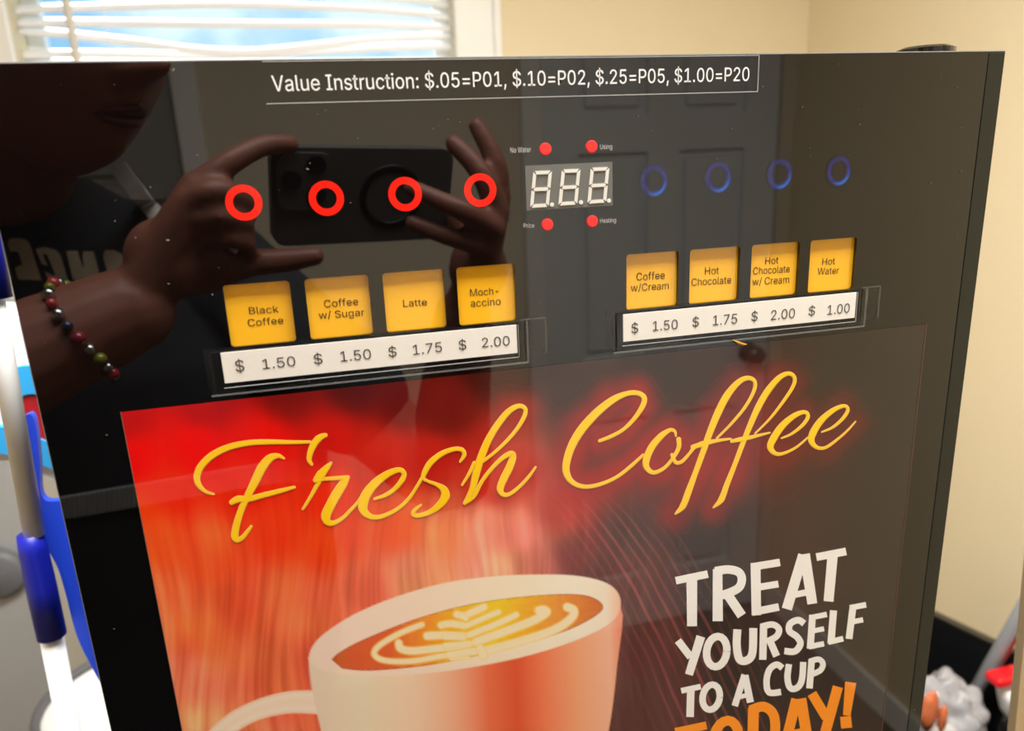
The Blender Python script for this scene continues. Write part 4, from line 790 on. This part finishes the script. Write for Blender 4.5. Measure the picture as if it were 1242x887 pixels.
HC = MR(194, 128, .635) - RH @ Vector((0, .106, -.062))
def head_pt(th, ph):
    # direction th: azimuth from forward, ph: elevation
    d = Vector((math.sin(th) * math.cos(ph), math.cos(th) * math.cos(ph), math.sin(ph)))
    x, y, z = d.x * .077, d.y * .097, d.z * .118
    if z < 0: k = -z / .118; x *= 1 - .28 * k * k; y *= (1 - .10 * k) if y > 0 else (1 - .45 * k)
    if d.y > 0:
        az, el = math.degrees(th), math.degrees(ph)
        if az > 180: az -= 360
        g = lambda a, e, sa, se: math.exp(-((az - a) / sa) ** 2 - ((el - e) / se) ** 2)
        y += .029 * g(0, -18, 10, 6.5) + .013 * g(0, -2, 7, 12) - .009 * (g(24, 4, 11, 7) + g(-24, 4, 11, 7)) + .005 * g(0, 14, 40, 7)
        y += .006 * g(0, -31, 16, 4) - .004 * g(0, -36, 20, 2.0) + .006 * g(0, -41, 14, 4) + .011 * g(0, -58, 22, 12) - .003 * g(0, -24, 10, 4) + .004 * (g(32, -16, 14, 12) + g(-32, -16, 14, 12))
        x += .005 * (g(12, -20, 6, 5) - g(-12, -20, 6, 5))
    return HC + RH @ Vector((x, y, z))
N1, N2 = 120, 96; rows = []
for j in range(N2 + 1):
    ph = -math.pi / 2 + math.pi * j / N2
    rows.append([bm.verts.new(head_pt(2 * math.pi * i / N1, ph)) for i in range(N1)] if 0 < j < N2 else [bm.verts.new(head_pt(0, ph))])
for j in range(N2):
    for i in range(N1):
        a, b = rows[j], rows[j + 1]; k = (i + 1) % N1
        if len(a) == 1: bm.faces.new((a[0], b[i], b[k]))
        elif len(b) == 1: bm.faces.new((a[i], a[k], b[0]))
        else: bm.faces.new((a[i], a[k], b[k], b[i]))
for s in (-1, 1): # ears
    ball(bm, HC + RH @ Vector((s * .078, -.008, -.012)), .007, .017, .030, RH)
limb(bm, [HC + RH @ Vector((0, -.025, -.06)), (-.275, -.48, 1.60), (-.29, -.535, 1.54), (-.295, -.545, 1.44)], [.052, .052, .060, .10])
# trunk, hips, legs
def ell_loft(bm, secs, seg=32):
    rings = [[bm.verts.new((c[0] + rx * math.cos(2 * math.pi * k / seg), c[1] + ry * math.sin(2 * math.pi * k / seg), c[2])) for k in range(seg)] for c, rx, ry in secs]
    for i in range(len(rings) - 1):
        for k in range(seg): bm.faces.new((rings[i][k], rings[i][(k + 1) % seg], rings[i + 1][(k + 1) % seg], rings[i + 1][k]))
    bm.faces.new(rings[0][::-1]); bm.faces.new(rings[-1])
TR = [((-.25, -.57, .90), .175, .115), ((-.24, -.57, 1.00), .195, .13), ((-.225, -.565, 1.14), .185, .12), ((-.225, -.555, 1.30), .190, .12), ((-.25, -.54, 1.42), .178, .12), ((-.285, -.535, 1.535), .150, .088), ((-.295, -.53, 1.585), .09, .06)]
ell_loft(bm, TR)
hips = [Vector((-.335, -.57, .90)), Vector((-.165, -.57, .90))]; knees = [Vector((-.35, -.55, .49)), Vector((-.15, -.53, .49))]; ank = [Vector((-.36, -.60, .085)), Vector((-.14, -.58, .085))]
for h, kn, an in zip(hips, knees, ank):
    limb(bm, [h, (h + kn) / 2, kn, (kn * .6 + an * .4), an], [.092, .08, .058, .056, .036])
    limb(bm, [an + Vector((0, -.03, -.04)), an + Vector((0, .07, -.05)), an + Vector((0, .14, -.058))], [.032, .030, .022])
limb(bm, [ls, (ls + le) / 2, le, le * .55 + lw * .45, lw], [.056, .048, .043, .042, .032])
limb(bm, [rs, (rs + re_) / 2, re_, re_ * .55 + rw * .45, rw], [.056, .046, .040, .038, .026])
# left hand
def fing(pts, r): limb(bm, [MR(*p) for p in pts], r, 12)
kn = [(238, 226, .590), (228, 245, .583), (230, 268, .585), (240, 292, .592)]
for k_i in kn: limb(bm, [lw, (lw + MR(*k_i)) / 2, MR(*k_i)], [.022, .016, .0115], 12)
ball(bm, (lw * .45 + MR(232, 262, .59) * .55), .028, .017, .030)
limb(bm, [lw, MR(210, 318, .598), MR(262, 312, .604)], [.022, .020, .013], 12)
fing([kn[0], (278, 198, .592), (318, 177, .605), (352, 175, .617)], [.0105, .0092, .0082, .0072])
fing([kn[1], (262, 232, .578), (292, 242, .592), (300, 262, .612)], [.0108, .0095, .0085, .0075])
fing([kn[2], (266, 262, .578), (294, 270, .592), (298, 288, .612)], [.0104, .009, .008, .007])
fing([kn[3], (272, 288, .584), (296, 294, .595), (302, 304, .610)], [.0095, .0082, .0073, .0064])
fing([(178, 338, .606), (240, 336, .612), (300, 320, .622), (345, 316, .625), (382, 311, .624)], [.019, .0145, .0112, .0100, .0080])
# right hand
kn = [(604, 238, .615), (602, 256, .600), (598, 277, .595), (590, 300, .600)]
for k_i in kn: limb(bm, [rw, (rw + MR(*k_i)) / 2, MR(*k_i)], [.022, .016, .0115], 12)
ball(bm, (rw * .45 + MR(597, 275, .605) * .55), .026, .018, .032)
fing([kn[0], (603, 205, .612), (592, 178, .615), (578, 153, .620)], [.0105, .0092, .0082, .0072])
fing([kn[1], (590, 222, .597), (572, 196, .603), (550, 174, .612)], [.0108, .0095, .0085, .0075])
fing([kn[2], (566, 258, .582), (532, 243, .588), (498, 228, .596)], [.0104, .009, .008, .007])
fing([kn[3], (562, 292, .590), (530, 282, .592), (500, 270, .598)], [.0095, .0085, .0076, .0066])
fing([(572, 350, .64), (575, 320, .648), (566, 290, .655), (552, 262, .658)], [.019, .0135, .011, .0095])
me = bpy.data.meshes.new('skin_body'); bm.to_mesh(me); bm.free()
def remesh(name, me, voxel, m, sm=4, parent=per):
    t = bpy.data.objects.new('t', me); COL.objects.link(t)
    r = t.modifiers.new('r', 'REMESH'); r.mode = 'VOXEL'; r.voxel_size = voxel; r.use_smooth_shade = True
    s = t.modifiers.new('s', 'SMOOTH'); s.factor = .5; s.iterations = sm
    dg = bpy.context.evaluated_depsgraph_get(); m2 = bpy.data.meshes.new_from_object(t.evaluated_get(dg)); bpy.data.objects.remove(t)
    m2.materials.clear()
    for p in m2.polygons: p.use_smooth = True
    m2.name = name; return child(link(name, m2, m), parent)
body = remesh('body', me, .0032, 'skin', 3)
def cloth(name, build, voxel, m):
    bm = bmesh.new(); build(bm); me = bpy.data.meshes.new(name); bm.to_mesh(me); bm.free(); return remesh(name, me, voxel, m, 4)
def b_shirt(bm):
    ell_loft(bm, [(c, rx + .013, ry + .016) for c, rx, ry in TR[1:6]] + [((-.295, -.53, 1.575), .105, .075), ((-.29, -.52, 1.598), .070, .066)])
    for s, e in ((ls, le), (rs, re_)): limb(bm, [s, s * .72 + e * .28, s * .38 + e * .62], [.068, .066, .062])
    limb(bm, [ls + Vector((.03, 0, .0)), rs + Vector((-.03, 0, 0))], [.066, .066])
shirt = cloth('t_shirt', b_shirt, .006, 'shirt')
def b_tr(bm):
    ell_loft(bm, [((-.25, -.57, .84), .180, .125), ((-.245, -.57, .95), .200, .138), ((-.235, -.567, 1.05), .200, .134)])
    for h, kn_, an in zip(hips, knees, ank): limb(bm, [h, (h + kn_) / 2, kn_, kn_ * .5 + an * .5, an + Vector((0, 0, .03))], [.103, .094, .075, .070, .060])
cloth('trousers', b_tr, .008, 'trousers')
def shoe(an):
    def f(bm): limb(bm, [an + Vector((0, -.045, -.042)), an + Vector((0, .05, -.048)), an + Vector((0, .15, -.052))], [.041, .036, .030])
    return f
for an in ank: cloth('shoe', shoe(an), .005, 'shoe')
# hair cap with a bun behind
def b_hair(bm):
    r = bmesh.ops.create_uvsphere(bm, u_segments=40, v_segments=28, radius=1)
    for v in r['verts']:
        d = v.co.copy(); s = 1.0
        q = Vector((d.x * .088, d.y * .106 - .012, d.z * .124 + .012))
        if d.y > .25 and d.z < .55: q.y = min(q.y, .035)
        if d.z < -.05 and d.y > -.35: q.y = min(q.y, -.028)
        if d.z < -.35: q.z = max(q.z, -.06)
        v.co = HC + RH @ q
    ball(bm, HC + RH @ Vector((0, -.12, .02)), .04, .036, .042, RH)
cloth('hair', b_hair, .005, 'hair')
for s in (-1, 1):
    bm = bmesh.new(); ball(bm, HC + RH @ Vector((s * .031, .0725, .008)), .0118, .0118, .0118, None, 20); child(fin('eye', bm, 'eye_white', None, True), per)
    bm = bmesh.new(); ball(bm, HC + RH @ Vector((s * .031 + .001, .0826, .006)), .0055, .0026, .0055, RH, 16); child(fin('iris', bm, 'iris', None, True), per)
for s in (-1, 1):
    bm = bmesh.new(); ball(bm, (0, 0, 0), .0131, .0131, .0131, None, 24)
    bmesh.ops.delete(bm, geom=[v for v in bm.verts if v.co.z < .0028 or v.co.y < -.002], context='VERTS')
    for v in bm.verts: v.co = HC + RH @ (v.co + Vector((s * .031, .0725, .008)))
    child(fin('eyelid', bm, 'skin', None, True), per)
    bm = bmesh.new(); tube(bm, [head_pt(math.radians(s * a), math.radians(e)) + RH @ Vector((0, .0005, 0)) for a, e in ((9, 12), (17, 15), (27, 16), (38, 12))], [.0018, .0026, .0024, .0008], 8); child(fin('eyebrow', bm, 'hair', None, True), per)
# lips follow the face
bm = bmesh.new()
for zc, el in ((-32.5, .0034), (-39.5, .0042)):
    pts = [head_pt(math.radians(a), math.radians(-36 + (zc + 36) * (1 - (abs(a) / 25) ** 1.7))) for a in (-25, -17, -8, 0, 8, 17, 25)]
    tube(bm, pts, [.0008, el * .7, el, el, el, el * .7, .0008], 10)
child(fin('lips', bm, 'lip', None, True), per)
# chest print: the shapes seen on the shirt, laid onto the cloth by ray casting
dg = bpy.context.evaluated_depsgraph_get(); bmt = bmesh.new(); bmt.from_mesh(shirt.data); bvh = BVHTree.FromBMesh(bmt)
eye = Vector((0, CD, CZ))
glyphs = [[(-40, 130), (35, 160), (105, 470), (-40, 470)],
 [(60, 170), (75, 130), (150, 125), (215, 140), (250, 180), (345, 480), (150, 475), (120, 375), (150, 355), (185, 350), (150, 250), (120, 240), (85, 245)],
 [(290, 215), (370, 200), (460, 225), (500, 270), (565, 475), (395, 478), (370, 400), (440, 440), (455, 430), (390, 270), (355, 260), (395, 360), (345, 345)],
 [(545, 235), (640, 230), (690, 380), (680, 240), (775, 235), (850, 520), (740, 520), (600, 470)],
 [(865, 225), (940, 225), (1010, 265), (1045, 330), (1050, 450), (900, 450), (850, 290)]]
for gpts in glyphs:
    gp_ = [(a / 6.82, 270 + b / 6.82) for a, b in gpts]; xs = [p[0] for p in gp_]; ys = [p[1] for p in gp_]; st = .8
    X, Y = np.meshgrid(np.arange(min(xs) - 1, max(xs) + 1, st), np.arange(min(ys) - 1, max(ys) + 1, st)); ins = inside(X, Y, gp_)
    bm = bmesh.new(); vm = {}
    def gv(j, i):
        if (j, i) not in vm:
            r = ray(X[j, i], Y[j, i]); r = Vector((r.x, -r.y, r.z)).normalized(); h = bvh.ray_cast(eye, r); vm[(j, i)] = bm.verts.new(h[0] - r * .0012) if h[0] is not None else None
        return vm[(j, i)]
    for j in range(X.shape[0] - 1):
        for i in range(X.shape[1] - 1):
            if ins[j, i] and ins[j + 1, i + 1]:
                v = [gv(j, i), gv(j, i + 1), gv(j + 1, i + 1), gv(j + 1, i)]
                if all(v): bm.faces.new(v)
    if len(bm.faces): child(fin('printed_letter', bm, 'shirt_print', None, True), shirt) if False else setattr(fin('printed_letter', bm, 'shirt_print', None, True), 'parent', shirt)
    else: bm.free()
# fix parenting of letters: shirt itself hangs on the person with an inverse, letters are in world space
for o in list(COL.objects):
    if o.name.startswith('printed_letter'): o.matrix_parent_inverse = Matrix.Identity(4)
# white strap, ribbed band, bead bracelet
def on_shirt(px, py, D, lift=.001):
    r = ray(px, py); r = Vector((r.x, -r.y, r.z)).normalized(); h = bvh.ray_cast(eye, r)
    return h[0] - r * lift if h[0] is not None and h[0].y > CD - D - .14 else MR(px, py, D)
def ribbon(name, pts, wpx, m, D, root=per):
    bm = bmesh.new(); v = []
    for q, _ in crom([(a, b, 0) for a, b in pts], 1.0, 4):
        v.append((bm.verts.new(on_shirt(q.x - wpx / 2, q.y + wpx * .2, D)), bm.verts.new(on_shirt(q.x + wpx / 2, q.y - wpx * .2, D))))
    for i in range(len(v) - 1): bm.faces.new((v[i][0], v[i][1], v[i + 1][1], v[i + 1][0]))
    o = fin(name, bm, m); s = o.modifiers.new('th', 'SOLIDIFY'); s.thickness = .0025; return child(o, root)
o = ribbon('neck_strap', [(142, 200), (152, 213), (175, 243), (194, 268), (215, 300)], 19, 'strap_white', .72); o['label'] = 'pale woven neck strap'
bm = bmesh.new(); prev = None
for i in range(150):
    px = 60 + i * 3.0; py = 619 - (px - 60) * .17 if px < 330 else 573.1 - (px - 330) * .05
    top, bot = on_shirt(px, py - 13, .78, .0025), on_shirt(px, py + 13, .78, .0025)
    r_ = .0021 if i % 2 == 0 else .0012
    if prev is not None and (top - prev).length > .05: continue
    prev = top; tube(bm, [top, bot], r_, 6)
mat('rib_grey', L(150, 150, 150), .8); o = child(fin('ribbed_hem', bm, 'rib_grey'), per); o['label'] = 'grey ribbed waistband'
ax = (lw - le).normalized(); bc = lw - ax * .034; ua = ax.cross(Vector((0, 1, 0))).normalized(); va = ax.cross(ua)
cols = [('bead_red', L(190, 60, 60)), ('bead_silver', (.6, .6, .62)), ('bead_green', L(120, 125, 30)), ('bead_silver', 0), ('bead_wine', L(150, 40, 60)), ('bead_navy', L(40, 45, 80)), ('bead_silver', 0)]
brac = empty('bead_bracelet', bc); tag(brac, 'bracelet of coloured beads with silver spacers round the left wrist', 'bracelet')
for i in range(24):
    a = 2 * math.pi * i / 24; nme, c0 = cols[i % 7]
    if c0 != 0: mat(nme, c0, .2, metal=1 if 'silver' in nme else 0, coat=.5)
    bm = bmesh.new(); sz = .0045 if i % 2 == 0 else .0036; ball(bm, bc + (ua * math.cos(a) + va * math.sin(a)) * .0385 + ax * (.004 * math.sin(2 * a)), sz * 1.05, sz * 1.05, sz, None, 12); child(fin('bead', bm, nme, None, True), brac)

# phone: its lens is the camera's own place, so the body lies just behind it
mat('phone_case', L(80, 78, 76), .55); mat('phone_ring', (.004, .004, .005), .35); mat('lens_glass', (.002, .002, .004), .03, ior=1.7); mat('phone_screen', (.005, .005, .006), .08); mat('lens_rim', (.05, .05, .055), .3, metal=.8)
ph = bpy.data.objects.new('phone', None); COL.objects.link(ph); ph.matrix_world = M4; tag(ph, 'dark smartphone in black case held sideways by the person', 'phone')
def php(o): o.parent = ph; return o
def rr_xy(bm, x0, x1, y0, y1, z0, z1, r, bev=0):
    prism_xz(bm, rrect(x0, x1, y0, y1, r, 6), z0, z1)
    for v in bm.verts: pass
def flip(bm):
    for v in bm.verts: v.co = Vector((v.co.x, v.co.z, v.co.y))
def phone_part(name, x0, x1, y0, y1, z0, z1, r, m):
    bm = bmesh.new(); prism_xz(bm, rrect(x0, x1, y0, y1, r, 6), z0, z1); flip(bm); return php(fin(name, bm, m))
phone_part('case', -.034, .118, -.067, .0125, .006, .0165, .011, 'phone_case')
phone_part('screen', -.030, .114, -.063, .0085, .0166, .0172, .009, 'phone_screen')
phone_part('camera_bump', -.030, .014, -.036, .009, .003, .0062, .010, 'phone_case')
for lx, ly in ((0, 0), (0, -.024), (-.019, -.012)):
    bm = bmesh.new(); lathe(bm, (lx, ly, .0012), [(.0078, .002), (.0078, .0004), (.0068, 0), (.0066, .0006)], 32); lr = php(fin('lens_ring', bm, 'lens_rim'))
    bm = bmesh.new(); lathe(bm, (lx, ly, .0019), [(.0066, 0), (.0066, .0008)], 28); php(fin('lens_glass', bm, 'lens_glass'))
bm = bmesh.new(); tube(bm, [(.064 + .0245 * math.cos(t), -.028 + .0245 * math.sin(t), .0064) for t in np.linspace(0, 2 * math.pi, 49)], .0030, 10, False)
for v in bm.verts: v.co.z = max(v.co.z, .0052)
php(fin('magnet_ring', bm, 'phone_ring', None, True))
